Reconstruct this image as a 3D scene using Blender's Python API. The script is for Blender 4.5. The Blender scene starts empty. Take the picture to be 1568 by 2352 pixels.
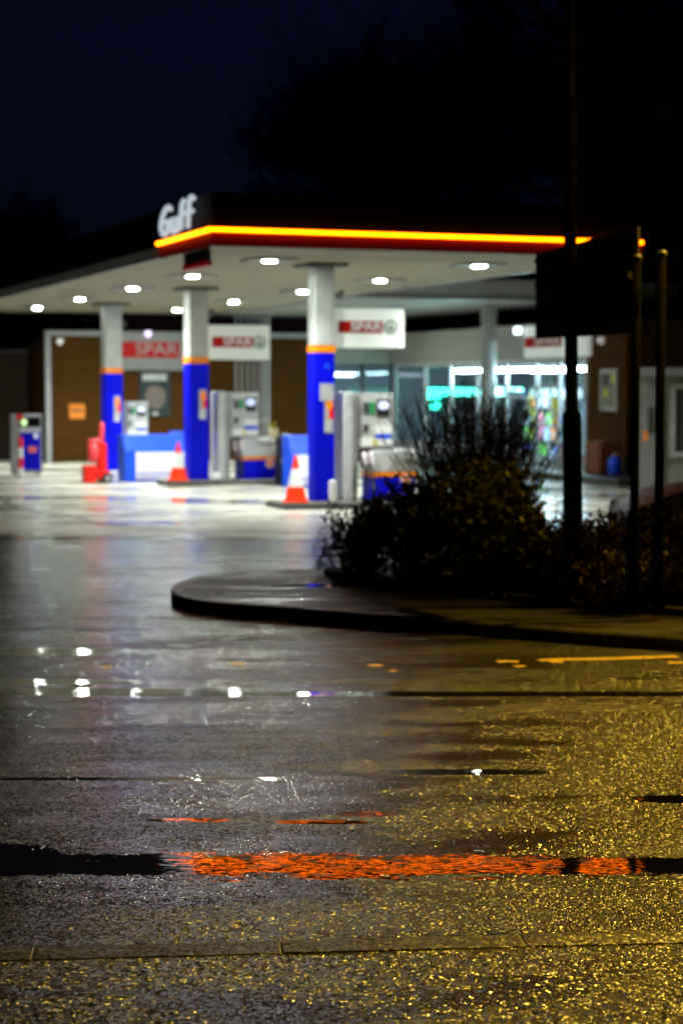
import bpy, bmesh, math, random
from mathutils import Vector, Matrix
R = math.radians
sc = bpy.context.scene
COL = sc.collection

# ------------------------------------------------------------------ camera
F = 4300.0; CX, CY = 784.0, 1176.0; PITCH = math.atan(283/4300); H = 2.2
cam = bpy.data.cameras.new('camera'); co = bpy.data.objects.new('camera', cam); COL.objects.link(co)
cam.sensor_fit = 'VERTICAL'; cam.sensor_height = 36; cam.sensor_width = 24
cam.lens = F/2352*36; cam.clip_end = 2000; cam.clip_start = 0.1
co.location = (0, 0, H); co.rotation_euler = (R(90)-PITCH, 0, 0)
cam.dof.use_dof = True; cam.dof.focus_distance = 8.0; cam.dof.aperture_fstop = 2.15; cam.dof.aperture_blades = 9
sc.camera = co

# ------------------------------------------------------------------ site frames
AX, AY = -2.06, 30.1; TH = R(20.5); CT, ST = math.cos(TH), math.sin(TH)
def W(u, v, z=0): return Vector((AX+u*CT-v*ST, AY+u*ST+v*CT, z))
def U(px, v):
    r = (px-CX)/F
    return (r*(AY+v*CT)-AX+v*ST)/(CT-r*ST)
def V(px, u):
    r = (px-CX)/F
    return (AX+u*CT-r*(AY+u*ST))/(ST+r*CT)
def Z(py, Y): return H - Y*math.tan(math.atan((py-CY)/F)+PITCH)
def road_z(y, x=None):
    z = 0.0 if y >= 14.5 else 0.015*(14.5-y)
    if x is not None:      # rut along the kerb side lane
        w = min(1, max(0, (1.0-abs(y-8.15))/.6)); w = w*w*(3-2*w)
        z += (.0223+.0063*(max(-3, min(3, x))+.57)-.015)*(8.15-y)*w
    return z

# ------------------------------------------------------------------ materials
MATS = {}
def mat(name, col=(.5, .5, .5), rough=.5, metal=0, emit=None, es=0, noise=0, nscale=6, ior=1.45, coat=0, spec=.5):
    if name in MATS: return MATS[name]
    m = bpy.data.materials.new(name); m.use_nodes = True
    nt = m.node_tree; b = nt.nodes['Principled BSDF']
    b.inputs['Base Color'].default_value = (*col, 1); b.inputs['Roughness'].default_value = rough
    b.inputs['Metallic'].default_value = metal; b.inputs['IOR'].default_value = ior
    b.inputs['Coat Weight'].default_value = coat; b.inputs['Specular IOR Level'].default_value = spec
    if emit: b.inputs['Emission Color'].default_value = (*emit, 1); b.inputs['Emission Strength'].default_value = es
    if noise:
        tc = nt.nodes.new('ShaderNodeTexCoord'); n = nt.nodes.new('ShaderNodeTexNoise'); n.inputs['Scale'].default_value = nscale
        n.inputs['Detail'].default_value = 6
        nt.links.new(tc.outputs['Object'], n.inputs['Vector'])
        mr = nt.nodes.new('ShaderNodeMapRange'); mr.inputs[3].default_value = 1-noise; mr.inputs[4].default_value = 1+noise
        mr.inputs[1].default_value = .3; mr.inputs[2].default_value = .7
        nt.links.new(n.outputs['Fac'], mr.inputs[0])
        mx = nt.nodes.new('ShaderNodeVectorMath'); mx.operation = 'SCALE'; mx.inputs[0].default_value = col
        nt.links.new(mr.outputs[0], mx.inputs['Scale']); nt.links.new(mx.outputs[0], b.inputs['Base Color'])
        m2 = nt.nodes.new('ShaderNodeMapRange'); m2.inputs[3].default_value = max(.02, rough-.15); m2.inputs[4].default_value = min(1, rough+.15)
        nt.links.new(n.outputs['Fac'], m2.inputs[0]); nt.links.new(m2.outputs[0], b.inputs['Roughness'])
    MATS[name] = m
    return m
white = mat('white_paint', (.42, .42, .42), .4, noise=.12)
offw = mat('white_cladding', (.29, .29, .27), .5, noise=.1, nscale=1.5)
soffit_m = mat('soffit_panel', (.27, .245, .17), .7, noise=.12, nscale=1.2)
blue = mat('blue_paint', (.0015, .003, .58), .5, noise=.12, nscale=3, spec=.12)
dblue = mat('dark_blue_paint', (.0025, .003, .008), .6, noise=.1, spec=.08)
lblue = mat('light_blue_plastic', (.012, .09, .85), .45, noise=.1, spec=.25)
orange = mat('orange_paint', (.95, .24, .004), .5, noise=.08, spec=.2)
red = mat('red_paint', (.85, .015, .008), .45, noise=.1, spec=.25)
dred = mat('dark_red_panel', (.10, .004, .003), .6, spec=.1)
signred = mat('sign_red', (.40, .004, .003), .5, spec=.2)
black = mat('black_rubber', (.012, .012, .014), .45, noise=.2)
steel = mat('galvanised_steel', (.35, .35, .36), .4, .8, noise=.15)
grey = mat('grey_panel', (.30, .30, .31), .4, noise=.12)
lgrey = mat('light_grey_panel', (.52, .52, .53), .35, noise=.12)
dgrey = mat('dark_grey_paint', (.045, .045, .05), .5, noise=.2)
green = mat('green_panel', (.02, .28, .08), .5)
dgreen = mat('dark_green', (.01, .12, .05), .5)
polem = mat('column_paint', (.006, .0055, .005), .9, noise=.25, spec=0)
cream = mat('poster_cream', (.13, .10, .09), .6, noise=.3, nscale=8)
posterbg = mat('poster_dark', (.015, .025, .028), .4)
conew = mat('cone_reflective', (.8, .8, .8), .35)
coneo = mat('cone_orange', (.95, .045, .004), .5, spec=.25)
timber = mat('brown_timber', (.22, .06, .02), .6, noise=.3)
yellow = mat('yellow_label', (.7, .65, .03), .5)

def brick(name, c1, c2, mortar):
    m = bpy.data.materials.new(name); m.use_nodes = True; nt = m.node_tree; b = nt.nodes['Principled BSDF']
    tc = nt.nodes.new('ShaderNodeTexCoord'); sep = nt.nodes.new('ShaderNodeSeparateXYZ'); cmb = nt.nodes.new('ShaderNodeCombineXYZ')
    nt.links.new(tc.outputs['Object'], sep.inputs[0])
    ad = nt.nodes.new('ShaderNodeMath'); ad.operation = 'ADD'
    nt.links.new(sep.outputs[0], ad.inputs[0]); nt.links.new(sep.outputs[1], ad.inputs[1])
    nt.links.new(ad.outputs[0], cmb.inputs[0]); nt.links.new(sep.outputs[2], cmb.inputs[1])
    t = nt.nodes.new('ShaderNodeTexBrick'); t.inputs['Scale'].default_value = 1
    t.inputs['Brick Width'].default_value = .225; t.inputs['Row Height'].default_value = .075; t.inputs['Mortar Size'].default_value = .006
    t.inputs['Color1'].default_value = (*c1, 1); t.inputs['Color2'].default_value = (*c2, 1); t.inputs['Mortar'].default_value = (*mortar, 1)
    nt.links.new(cmb.outputs[0], t.inputs['Vector']); nt.links.new(t.outputs['Color'], b.inputs['Base Color'])
    bp = nt.nodes.new('ShaderNodeBump'); bp.inputs['Strength'].default_value = .4; bp.inputs['Distance'].default_value = .01
    nt.links.new(t.outputs['Fac'], bp.inputs['Height']); bp.invert = True; nt.links.new(bp.outputs[0], b.inputs['Normal'])
    b.inputs['Roughness'].default_value = .85; b.inputs['Specular IOR Level'].default_value = .1
    return m
brickm = brick('brown_brick', (.075, .027, .003), (.05, .019, .003), (.05, .025, .006))
brickd = brick('dark_brick', (.05, .03, .02), (.035, .022, .016), (.04, .035, .03))

def emis(name, col, s): return mat(name, (.8, .8, .8), .5, emit=col, es=s)
lamp_m = emis('lamp_diffuser', (.88, 1, .88), 800)
strip_m = emis('glow_strip', (1, .14, 0), 13)
letter_m = mat('letter_face', (.05, .06, .07), .6, emit=(.78, .92, 1), es=.62)
tube_m = emis('fluorescent_tube', (.62, .90, 1), 140)
teal_m = emis('teal_glow', (.02, .95, .62), 8)
screen_m = emis('screen_glow', (.4, .5, 1), 1.0)
signface = mat('sign_face', (.78, .79, .78), .35, emit=(.85, 1, .92), es=.10)
signface2 = mat('sign_face_bright', (.78, .79, .78), .35, emit=(.88, 1, .92), es=.22)

# ------------------------------------------------------------------ ground shader
def ground(name, base, kdry, kwet, rdry, rwet, cell=90, puddles=(), wetscale=(.7, 2.2), wet=(.42, .6), base_puddle=.3, patchy=0, ripple=.013, auto=None, basemix=.35, bias=False, swell=0):
    m = bpy.data.materials.new(name); m.use_nodes = True; nt = m.node_tree; N = nt.nodes.new; L = nt.links.new
    b = nt.nodes['Principled BSDF']
    def math_(op, a, c=None, cl=False):
        n = N('ShaderNodeMath'); n.operation = op; n.use_clamp = cl
        for i, x in enumerate((a, c)):
            if x is None: continue
            if isinstance(x, (int, float)): n.inputs[i].default_value = x
            else: L(x, n.inputs[i])
        return n.outputs[0]
    def rng(x, a, c, d=0., e=1., smooth=False):
        n = N('ShaderNodeMapRange'); n.inputs[1].default_value = a; n.inputs[2].default_value = c
        n.inputs[3].default_value = d; n.inputs[4].default_value = e
        if smooth: n.interpolation_type = 'SMOOTHSTEP'
        L(x, n.inputs[0]); return n.outputs[0]
    geo = N('ShaderNodeNewGeometry'); P = geo.outputs['Position']
    def noise(scale, detail=4, rough=.55, stretch=None, off=(0, 0, 0)):
        v = N('ShaderNodeVectorMath'); v.operation = 'MULTIPLY_ADD'
        v.inputs[1].default_value = stretch or (1, 1, 1); v.inputs[2].default_value = off; L(P, v.inputs[0])
        n = N('ShaderNodeTexNoise'); n.inputs['Scale'].default_value = scale; n.inputs['Detail'].default_value = detail
        n.inputs['Roughness'].default_value = rough; L(v.outputs[0], n.inputs['Vector']); return n.outputs['Fac']
    sep = N('ShaderNodeSeparateXYZ'); L(P, sep.inputs[0]); X, Y = sep.outputs[0], sep.outputs[1]
    edge = noise(3.0, 6, .6, (1, 2.2, 1)); fine = noise(30, 3); mid = noise(7, 4, .6, (.6, 1.8, 1), (2, 2, 0))
    wetn = noise(1.0, 5, .6, (wetscale[0], wetscale[1], 1), (3, 7, 0))
    if bias:
        wetn = math_('ADD', wetn, math_('MULTIPLY', X, -.055)); wetn = math_('SUBTRACT', wetn, rng(Y, 8.4, 7.6, 0, .10)); wetn = math_('ADD', wetn, rng(Y, 11.5, 16, 0, .04))
    if bias:
        for (bx, by, brx, bry, am) in ((-.45, 9.6, 1.0, 1.3, .17), (-1.3, 12.8, 1.9, 1.9, .06), (-.9, 7.75, 1.2, .35, .14)):
            ex = math_('DIVIDE', math_('SUBTRACT', X, bx), brx); ey = math_('DIVIDE', math_('SUBTRACT', Y, by), bry)
            gsn = math_('SUBTRACT', 1, math_('ADD', math_('MULTIPLY', ex, ex), math_('MULTIPLY', ey, ey)), True)
            wetn = math_('ADD', wetn, math_('MULTIPLY', gsn, am))
    wetf = rng(wetn, wet[0], wet[1], 0, 1, True)
    pm = None
    for (px, py, rx, ry, amp) in puddles:
        dx = math_('DIVIDE', math_('SUBTRACT', X, px), rx); dy = math_('DIVIDE', math_('SUBTRACT', Y, py), ry)
        dx2 = math_('POWER', math_('ABSOLUTE', dx), 4); dy2 = math_('MULTIPLY', dy, dy)
        d = math_('SUBTRACT', 1, math_('ADD', dx2, dy2))
        d = math_('ADD', d, math_('MULTIPLY', math_('SUBTRACT', edge, .5), amp))
        d = math_('ADD', d, math_('MULTIPLY', math_('SUBTRACT', fine, .5), amp*.55))
        d = math_('ADD', d, math_('MULTIPLY', math_('SUBTRACT', mid, .5), amp*.9))
        k = rng(d, 0, .35, 0, 1, True)
        pm = k if pm is None else math_('MAXIMUM', pm, k)
    if auto:
        an = noise(1.0, 5, .55, (auto[0], auto[1], 1), (11, 3, 0))
        k = rng(an, auto[2], auto[2]+.05, 0, 1, True)
        pm = k if pm is None else math_('MAXIMUM', pm, k)
    if pm is None: pm = math_('MULTIPLY', wetf, 0)
    # aggregate grains: each cell its own facet
    vo = N('ShaderNodeTexVoronoi'); vo.inputs['Scale'].default_value = cell; L(P, vo.inputs['Vector'])
    vo2 = N('ShaderNodeTexVoronoi'); vo2.inputs['Scale'].default_value = cell*.37; L(P, vo2.inputs['Vector'])
    cen = N('ShaderNodeVectorMath'); cen.operation = 'SUBTRACT'; L(vo.outputs['Color'], cen.inputs[0]); cen.inputs[1].default_value = (.5, .5, .5)
    cen2 = N('ShaderNodeVectorMath'); cen2.operation = 'SUBTRACT'; L(vo2.outputs['Color'], cen2.inputs[0]); cen2.inputs[1].default_value = (.5, .5, .5)
    k = math_('ADD', kdry, math_('MULTIPLY', wetf, kwet-kdry))
    k = math_('MULTIPLY', math_('MULTIPLY', k, math_('SUBTRACT', 1, pm)), rng(Y, 15, 24, 1, .75))
    s1 = N('ShaderNodeVectorMath'); s1.operation = 'SCALE'; L(cen.outputs[0], s1.inputs[0]); L(k, s1.inputs['Scale'])
    s2 = N('ShaderNodeVectorMath'); s2.operation = 'SCALE'; L(cen2.outputs[0], s2.inputs[0]); L(math_('MULTIPLY', k, .8), s2.inputs['Scale'])
    # water ripple
    rn = N('ShaderNodeTexNoise'); rn.inputs['Scale'].default_value = 45; rn.inputs['Detail'].default_value = 4
    rv = N('ShaderNodeVectorMath'); rv.operation = 'MULTIPLY'; L(P, rv.inputs[0]); rv.inputs[1].default_value = (.35, 1, 1); L(rv.outputs[0], rn.inputs['Vector'])
    rc = N('ShaderNodeVectorMath'); rc.operation = 'SUBTRACT'; L(rn.outputs['Color'], rc.inputs[0]); rc.inputs[1].default_value = (.5, .5, .5)
    s3 = N('ShaderNodeVectorMath'); s3.operation = 'SCALE'; L(rc.outputs[0], s3.inputs[0]); s3.inputs['Scale'].default_value = ripple*4
    a1 = N('ShaderNodeVectorMath'); a1.operation = 'ADD'; L(s1.outputs[0], a1.inputs[0]); L(s2.outputs[0], a1.inputs[1])
    if swell:   # uneven laid surface
        wn = N('ShaderNodeTexNoise'); wn.inputs['Scale'].default_value = 4.5; wn.inputs['Detail'].default_value = 7; wn.inputs['Roughness'].default_value = .72
        wv = N('ShaderNodeVectorMath'); wv.operation = 'MULTIPLY'; L(P, wv.inputs[0]); wv.inputs[1].default_value = (.45, 1, 1); L(wv.outputs[0], wn.inputs['Vector'])
        wc = N('ShaderNodeVectorMath'); wc.operation = 'SUBTRACT'; L(wn.outputs['Color'], wc.inputs[0]); wc.inputs[1].default_value = (.5, .5, .5)
        ws = N('ShaderNodeVectorMath'); ws.operation = 'SCALE'; L(wc.outputs[0], ws.inputs[0]); L(math_('MULTIPLY', math_('SUBTRACT', 1, pm), swell*4), ws.inputs['Scale'])
        a0 = N('ShaderNodeVectorMath'); a0.operation = 'ADD'; L(a1.outputs[0], a0.inputs[0]); L(ws.outputs[0], a0.inputs[1]); a1 = a0
    a2 = N('ShaderNodeVectorMath'); a2.operation = 'ADD'; L(a1.outputs[0], a2.inputs[0]); L(s3.outputs[0], a2.inputs[1])
    fl = N('ShaderNodeVectorMath'); fl.operation = 'MULTIPLY'; L(a2.outputs[0], fl.inputs[0]); fl.inputs[1].default_value = (1, 1, 0)
    a3 = N('ShaderNodeVectorMath'); a3.operation = 'ADD'; L(fl.outputs[0], a3.inputs[0]); L(geo.outputs['Normal'], a3.inputs[1])
    nn = N('ShaderNodeVectorMath'); nn.operation = 'NORMALIZE'; L(a3.outputs[0], nn.inputs[0])
    L(nn.outputs[0], b.inputs['Normal'])
    r = math_('ADD', math_('ADD', rdry, rng(Y, 12, 19, 0, .05)), math_('MULTIPLY', wetf, rwet-rdry))
    r = math_('ADD', math_('MULTIPLY', r, math_('SUBTRACT', 1, pm)), math_('MULTIPLY', pm, .035))
    L(r, b.inputs['Roughness'])
    # colour of the stone itself
    big = noise(.45, 5, .6, None, (5, 5, 0))
    v1 = rng(big, .3, .7, 1-basemix, 1+basemix)
    v2 = rng(vo.outputs['Color'], 0, 1, .5, 1.6)
    v3 = math_('MULTIPLY', v1, v2)
    v4 = math_('MULTIPLY', v3, math_('ADD', 1, math_('MULTIPLY', pm, base_puddle-1)))
    sc_ = N('ShaderNodeVectorMath'); sc_.operation = 'SCALE'; sc_.inputs[0].default_value = base; L(v4, sc_.inputs['Scale'])
    out = sc_.outputs[0]
    if patchy:
        ps = rng(noise(1.2, 6, .65, None, (9, 1, 0)), .45, .6, 1, patchy, True)
        q = N('ShaderNodeVectorMath'); q.operation = 'SCALE'; L(out, q.inputs[0]); L(ps, q.inputs['Scale']); out = q.outputs[0]
    L(out, b.inputs['Base Color'])
    b.inputs['IOR'].default_value = 1.45
    return m

seal0 = mat('kerb_mortar', (.012, .011, .01), .8)
PUD = [(.1, 8.15, 4.5, .19, 2.0), (-.1, 8.17, 1.2, .26, 2.8), (-2.4, 8.3, 1.5, .30, 1.8),
       (1.3, 13.3, 5.5, .13, .35), (-3.5, 13.5, 3.2, .10, .8),
       (-1.1, 10.15, .9, .05, 1.8), (.7, 10.35, .50, .09, .8), (.12, 9.25, .17, .08, .5),
       (1.85, 9.6, .35, .11, .8), (2.4, 8.7, .75, .3, 1.0), (-.75, 9.1, .22, .05, .9), (-.1, 9.05, .25, .05, .9), (-3.6, 13.9, 2.2, .2, .9), (-3.3, 15.6, 1.6, .25, 1.2)]
asph = ground('wet_asphalt', (.019, .017, .016), 1.0, .22, .27, .13, 230, PUD, wetscale=(.5, 1.6), wet=(.42, .66), bias=True, swell=.10)
pave_m = ground('wet_footway', (.03, .027, .023), 1.0, .45, .30, .2, 185, (), wet=(.5, .62), patchy=.35)
isl_m = ground('island_footway', (.028, .022, .016), .5, .12, .5, .15, 90, [(-.1, 19.75, .9, .22, 1.6), (-.9, 18.9, .5, .12, 1.6)], wet=(.46, .66))
kerb_m = ground('kerb_stone', (.032, .028, .022), .4, .3, .4, .3, 160, (), wet=(.5, .7))
conc = ground('forecourt_concrete', (.44, .43, .36), .16, .06, .36, .15, 60, (), wetscale=(.25, .6), wet=(.36, .6), auto=(.16, .6, .55), base_puddle=.75, basemix=.5, ripple=.004, swell=.02)
soil = mat('soil', (.02, .014, .01), .95, noise=.4)

# ------------------------------------------------------------------ mesh builder
class MB:
    def __init__(s): s.v = []; s.f = []; s.m = []
    def add(s, vs, fs, mi=0, M=None):
        o = len(s.v)
        s.v += [tuple(M @ Vector(p)) if M else tuple(p) for p in vs]
        s.f += [tuple(i+o for i in f) for f in fs]; s.m += [mi]*len(fs); return s
    def box(s, x0, x1, y0, y1, z0, z1, mi=0, M=None):
        vs = [(x, y, z) for z in (z0, z1) for y in (y0, y1) for x in (x0, x1)]
        return s.add(vs, [(0, 2, 3, 1), (4, 5, 7, 6), (0, 1, 5, 4), (2, 6, 7, 3), (0, 4, 6, 2), (1, 3, 7, 5)], mi, M)
    def prism(s, pts, z0, z1, mi=0, M=None):
        n = len(pts); vs = [(x, y, z0) for x, y in pts]+[(x, y, z1) for x, y in pts]
        fs = [tuple(range(n-1, -1, -1)), tuple(range(n, 2*n))]+[(i, (i+1) % n, n+(i+1) % n, n+i) for i in range(n)]
        return s.add(vs, fs, mi, M)
    def tube(s, pts, rs, n=8, mi=0, caps=True):
        o = len(s.v); pts = [Vector(p) for p in pts]; fs = []
        for i, p in enumerate(pts):
            d = (pts[min(i+1, len(pts)-1)]-pts[max(i-1, 0)]).normalized()
            a = d.cross(Vector((0, 0, 1)) if abs(d.z) < .9 else Vector((1, 0, 0))).normalized(); c = d.cross(a)
            r = rs[i] if isinstance(rs, (list, tuple)) else rs
            for k in range(n):
                t = 2*math.pi*k/n; s.v.append(tuple(p+a*math.cos(t)*r+c*math.sin(t)*r))
        for i in range(len(pts)-1):
            for k in range(n):
                a_, b_ = o+i*n+k, o+i*n+(k+1) % n; fs.append((a_, a_+n, b_+n, b_))
        if caps: fs += [tuple(o+k for k in range(n)), tuple(o+(len(pts)-1)*n+k for k in range(n-1, -1, -1))]
        s.f += fs; s.m += [mi]*len(fs); return s
    def lathe(s, prof, n=16, mi=0, M=None, cx=0, cy=0):
        vs = []; fs = []
        for r, z in prof:
            for k in range(n):
                t = 2*math.pi*k/n; vs.append((cx+r*math.cos(t), cy+r*math.sin(t), z))
        for i in range(len(prof)-1):
            for k in range(n): a, b_ = i*n+k, i*n+(k+1) % n; fs.append((a, b_, b_+n, a+n))
        fs += [tuple(range(n-1, -1, -1)), tuple((len(prof)-1)*n+k for k in range(n))]
        return s.add(vs, fs, mi, M)
    def disc(s, c, r, ry=None, n=24, mi=0, th=.01, M=None):   # disc in the xz plane facing -y
        ry = ry or r; vs = []
        for y in (-th, 0):
            for k in range(n): t = 2*math.pi*k/n; vs.append((c[0]+r*math.cos(t), c[1]+y, c[2]+ry*math.sin(t)))
        fs = [tuple(range(n)), tuple(range(2*n-1, n-1, -1))]+[(k, n+k, n+(k+1) % n, (k+1) % n) for k in range(n)]
        return s.add(vs, fs, mi, M)
    def build(s, name, mats, parent=None, bevel=0, smooth=False, **props):
        me = bpy.data.meshes.new(name); me.from_pydata(s.v, [], s.f)
        for m in (mats if isinstance(mats, (list, tuple)) else [mats]): me.materials.append(m)
        me.polygons.foreach_set('material_index', s.m)
        if smooth: me.polygons.foreach_set('use_smooth', [True]*len(s.f))
        me.update()
        o = bpy.data.objects.new(name, me); COL.objects.link(o)
        if parent: o.parent = parent
        if bevel:
            b = o.modifiers.new('edge', 'BEVEL'); b.width = bevel; b.segments = 2; b.limit_method = 'ANGLE'
        tag(o, **props)
        return o
def tag(o, label=None, cat=None, group=None, kind=None):
    if label: o['label'] = label
    if cat: o['category'] = cat
    if group: o['group'] = group
    if kind: o['kind'] = kind
    return o
def empty(name, loc, rz=0, label=None, cat=None, group=None):
    o = bpy.data.objects.new(name, None); COL.objects.link(o); o.location = loc; o.rotation_euler = (0, 0, rz)
    o.empty_display_size = .1
    return tag(o, label, cat, group)
def kids(o): return [c for c in bpy.data.objects if c.parent == o]
def copy_tree(o, parent=None):
    c = o.copy(); COL.objects.link(c); c.parent = parent
    for ch in kids(o): copy_tree(ch, c)
    return c
def text_mesh(txt, size, depth, name, m, parent, loc, rz=0, shear=0, offset=0, align='CENTER', space=1, **props):
    cu = bpy.data.curves.new(name, 'FONT'); cu.body = txt; cu.size = size; cu.extrude = depth; cu.shear = shear
    cu.offset = offset; cu.align_x = align; cu.align_y = 'CENTER'; cu.space_character = space
    t = bpy.data.objects.new(name, cu); COL.objects.link(t)
    dg = bpy.context.evaluated_depsgraph_get(); me = bpy.data.meshes.new_from_object(t.evaluated_get(dg))
    bpy.data.objects.remove(t); bpy.data.curves.remove(cu)
    me.transform(Matrix.Rotation(R(90), 4, 'X')); me.materials.clear(); me.materials.append(m); me.name = name
    o = bpy.data.objects.new(name, me); COL.objects.link(o); o.parent = parent; o.location = loc; o.rotation_euler = (0, 0, rz)
    tag(o, **props); return o

# ------------------------------------------------------------------ ground sheets
def sheet(name, xs, ys, zf, m, **p):
    b = MB(); vs = [(x, y, zf(x, y)) for y in ys for x in xs]; n = len(xs)
    b.add(vs, [(j*n+i, j*n+i+1, (j+1)*n+i+1, (j+1)*n+i) for j in range(len(ys)-1) for i in range(n-1)])
    return b.build(name, m, kind='structure', smooth=True, **p)
ys = [6.9+.05*i for i in range(51)]+[9.5+.25*i for i in range(21)]+[16, 20, 30, 60, 200, 900]
sheet('road', [-600, -60, -12, -6, -4]+[-3+.25*i for i in range(25)]+[4, 6, 12, 60, 600], [-300, -20, 0, 4, 6.5]+ys, lambda x, y: road_z(y, x), asph)
sheet('footway', [-40, -6, 0, 6, 40], [-20, 0, 3, 5, 6, 6.86+.0], lambda x, y: road_z(y)+.035+(.09*x if y > 6.5 else 0)*0, pave_m)
# near kerb: a row of stones, slightly turned
kz = road_z(6.8)+.022
ker = MB(); x = -6.6
kd = Vector((2.66, .23, 0)).normalized(); kn = Vector((-kd.y, kd.x, 0)); random.seed(4)
for i in range(15):
    a = Vector((-1.31, 6.80, 0))+kd*(x+1.31+.02); l = .905; j = random.uniform(-.006, .006)
    pts = [a-kn*.155, a+kd*l-kn*.155, a+kd*l+kn*(.005+j), a+kn*(.005+j)]
    ker.prism([(p.x, p.y) for p in pts], -.1, kz+random.uniform(-.0015, .0015)); x += .908
ker.build('kerb', kerb_m, bevel=.006, kind='structure')
# wedge of footway between the straight sheet edge and the kerb is one sheet following the kerb
fw = MB()
pa = [Vector((-1.31, 6.80, 0))+kd*(-12), Vector((-1.31, 6.80, 0))+kd*16]
fw.add([(pa[0].x, pa[0].y-.158, kz-.004), (pa[1].x, pa[1].y-.158, kz-.004), (pa[1].x, 3.0, kz+.05), (pa[0].x, 3.0, kz+.05)], [(3, 2, 1, 0)])
fw.build('pavement', pave_m, kind='structure')
bpy.data.objects.remove(bpy.data.objects['footway'])
fb = MB(); fb.add([(pa[0].x, 3.0, kz+.05), (pa[1].x, 3.0, kz+.05), (pa[1].x, -30, kz+.05), (pa[0].x, -30, kz+.05)], [(3, 2, 1, 0)])
fb.build('pavement', pave_m, kind='structure')

# island with dropped nose
FR = [(9, 13.6), (5.5, 14.55), (3.61, 15.17), (2.86, 15.57), (1.94, 16.08), (.85, 16.84), (-.35, 17.65), (-1.12, 18.12), (-1.45, 18.42), (-1.66, 18.8), (-1.76, 19.25),
      (-1.78, 19.7), (-1.73, 20.15), (-1.58, 20.65), (-1.3, 21.05), (-.82, 21.4), (-.2, 21.67), (1.2, 21.95), (4, 22.4), (9, 22.9)]
def smooth_poly(P, k=4):
    out = []
    for i in range(len(P)-1):
        p0, p1, p2, p3 = [Vector((*P[min(max(j, 0), len(P)-1)], 0)) for j in (i-1, i, i+1, i+2)]
        for q in range(k):
            t = q/k; out.append(.5*((2*p1)+(-p0+p2)*t+(2*p0-5*p1+4*p2-p3)*t*t+(-p0+3*p1-3*p2+p3)*t**3))
    out.append(Vector((*P[-1], 0))); return out
OUT = smooth_poly(FR)
def inset(pts, d):
    r = []
    for i, p in enumerate(pts):
        t = (pts[min(i+1, len(pts)-1)]-pts[max(i-1, 0)]).normalized(); r.append(p+Vector((t.y, -t.x, 0))*d)
    return r
INN = inset(OUT, .13)
kb = MB(); n = len(OUT)
vs = [(p.x, p.y, -.05) for p in OUT]+[(p.x, p.y, .105) for p in OUT]+[(*(p*.88+q*.12).to_2d(), .122) for p, q in zip(OUT, INN)]+[(q.x, q.y, .125) for q in INN]+[(q.x, q.y, .0) for q in INN]
fs = [((r+1)*n+i, (r+1)*n+i+1, r*n+i+1, r*n+i) for r in range(4) for i in range(n-1)]
kb.add(vs, fs); kb.build('kerb', kerb_m, kind='structure')
jb = MB()
for i in range(4, len(OUT)-1, 3):
    p, q, p2 = OUT[i], INN[i], OUT[i]+(OUT[i+1]-OUT[i]).normalized()*.02; q2 = INN[i]+(p2-OUT[i]); e_ = (p-q).normalized()*.002
    jb.prism([((p+e_).x, (p+e_).y), ((p2+e_).x, (p2+e_).y), (q2.x, q2.y), (q.x, q.y)], .0, .108)
jb.build('kerb_joints', seal0, kind='structure')
isl = MB(); isl.prism([(p.x, p.y) for p in reversed(INN)], .0, .118); isl.build('pavement', isl_m, kind='structure')
BED = [(9, 15.6), (5, 16.4), (3.15, 17.0), (1.95, 17.85), (1.39, 18.6), (.53, 19.5), (-.1, 20.4), (-.2, 20.9), (0, 21.3), (1.2, 21.6), (4, 22.1), (9, 22.5)]
bd = MB(); bd.prism(BED[::-1], .06, .19); bd.build('soil_bed', soil, kind='structure')

# forecourt concrete and drain
FC = [(-40, 29.5), (-7, 27.6), (-5, 27.3), (0, 27.4), (2.5, 27.6), (6, 28.2), (20, 33), (20, 70), (-60, 70)]
fc = MB(); fc.add([(x, y, .004) for x, y in FC], [tuple(range(len(FC)))]); fc.build('forecourt', conc, kind='structure')
seal = mat('crack_sealant', (.03, .032, .02), .5)
dr = MB(); D = smooth_poly([(-11, 46), (-7.39, 39.5), (-5.9, 34.4), (-4.5, 31.9), (-3.6, 30.0), (-2.68, 29.1), (-1.3, 28.9)], 5)
for a, b_, c_, d_ in zip(D, D[1:], inset(D, .13)[1:], inset(D, .13)): dr.add([(q.x, q.y, .009) for q in (a, b_, c_, d_)], [(0, 1, 2, 3)])
dr.build('drain_channel', seal, kind='structure')
jm = MB()
for v in (-1.2, 3.2, 7.6, 12, 16.4, 20.8):
    a, b_ = W(-6, v), W(12, v); jm.add([(a.x, a.y, .008), (b_.x, b_.y, .008), (b_.x, b_.y+.05, .008), (a.x, a.y+.05, .008)], [(0, 1, 2, 3)])
jm.build('slab_joints', seal, kind='structure')
# worn yellow line by the kerb
ylm = mat('road_paint_yellow', (.55, .36, .05), .45, noise=.35, nscale=9)
yl = MB()
def strip(b, pts, w, z, mi=0):
    P_ = [Vector((*p, 0)) for p in pts]; I_ = inset(P_, w)
    for a, b_, c_, d_ in zip(P_, P_[1:], I_[1:], I_): b.add([(q.x, q.y, z+road_z(q.y)) for q in (a, b_, c_, d_)], [(3, 2, 1, 0)], mi)
strip(yl, [(1.58, 15.10), (1.75, 15.16), (2.1, 15.18), (2.5, 15.28), (2.75, 15.33)], .11, .006)
for x0, y0, l in ((1.24, 15.02, .1), (1.66, 15.0, .07), (.2, 14.8, .07), (.35, 14.5, .05), (1.35, 14.75, .06), (2.6, 14.95, .1), (-.9, 14.9, .07), (-1.9, 14.7, .05)):
    strip(yl, [(x0, y0), (x0+l, y0+.03), (x0+2*l, y0+.0)], .09, .006)
yl.build('road_marking', ylm, kind='structure')

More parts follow.
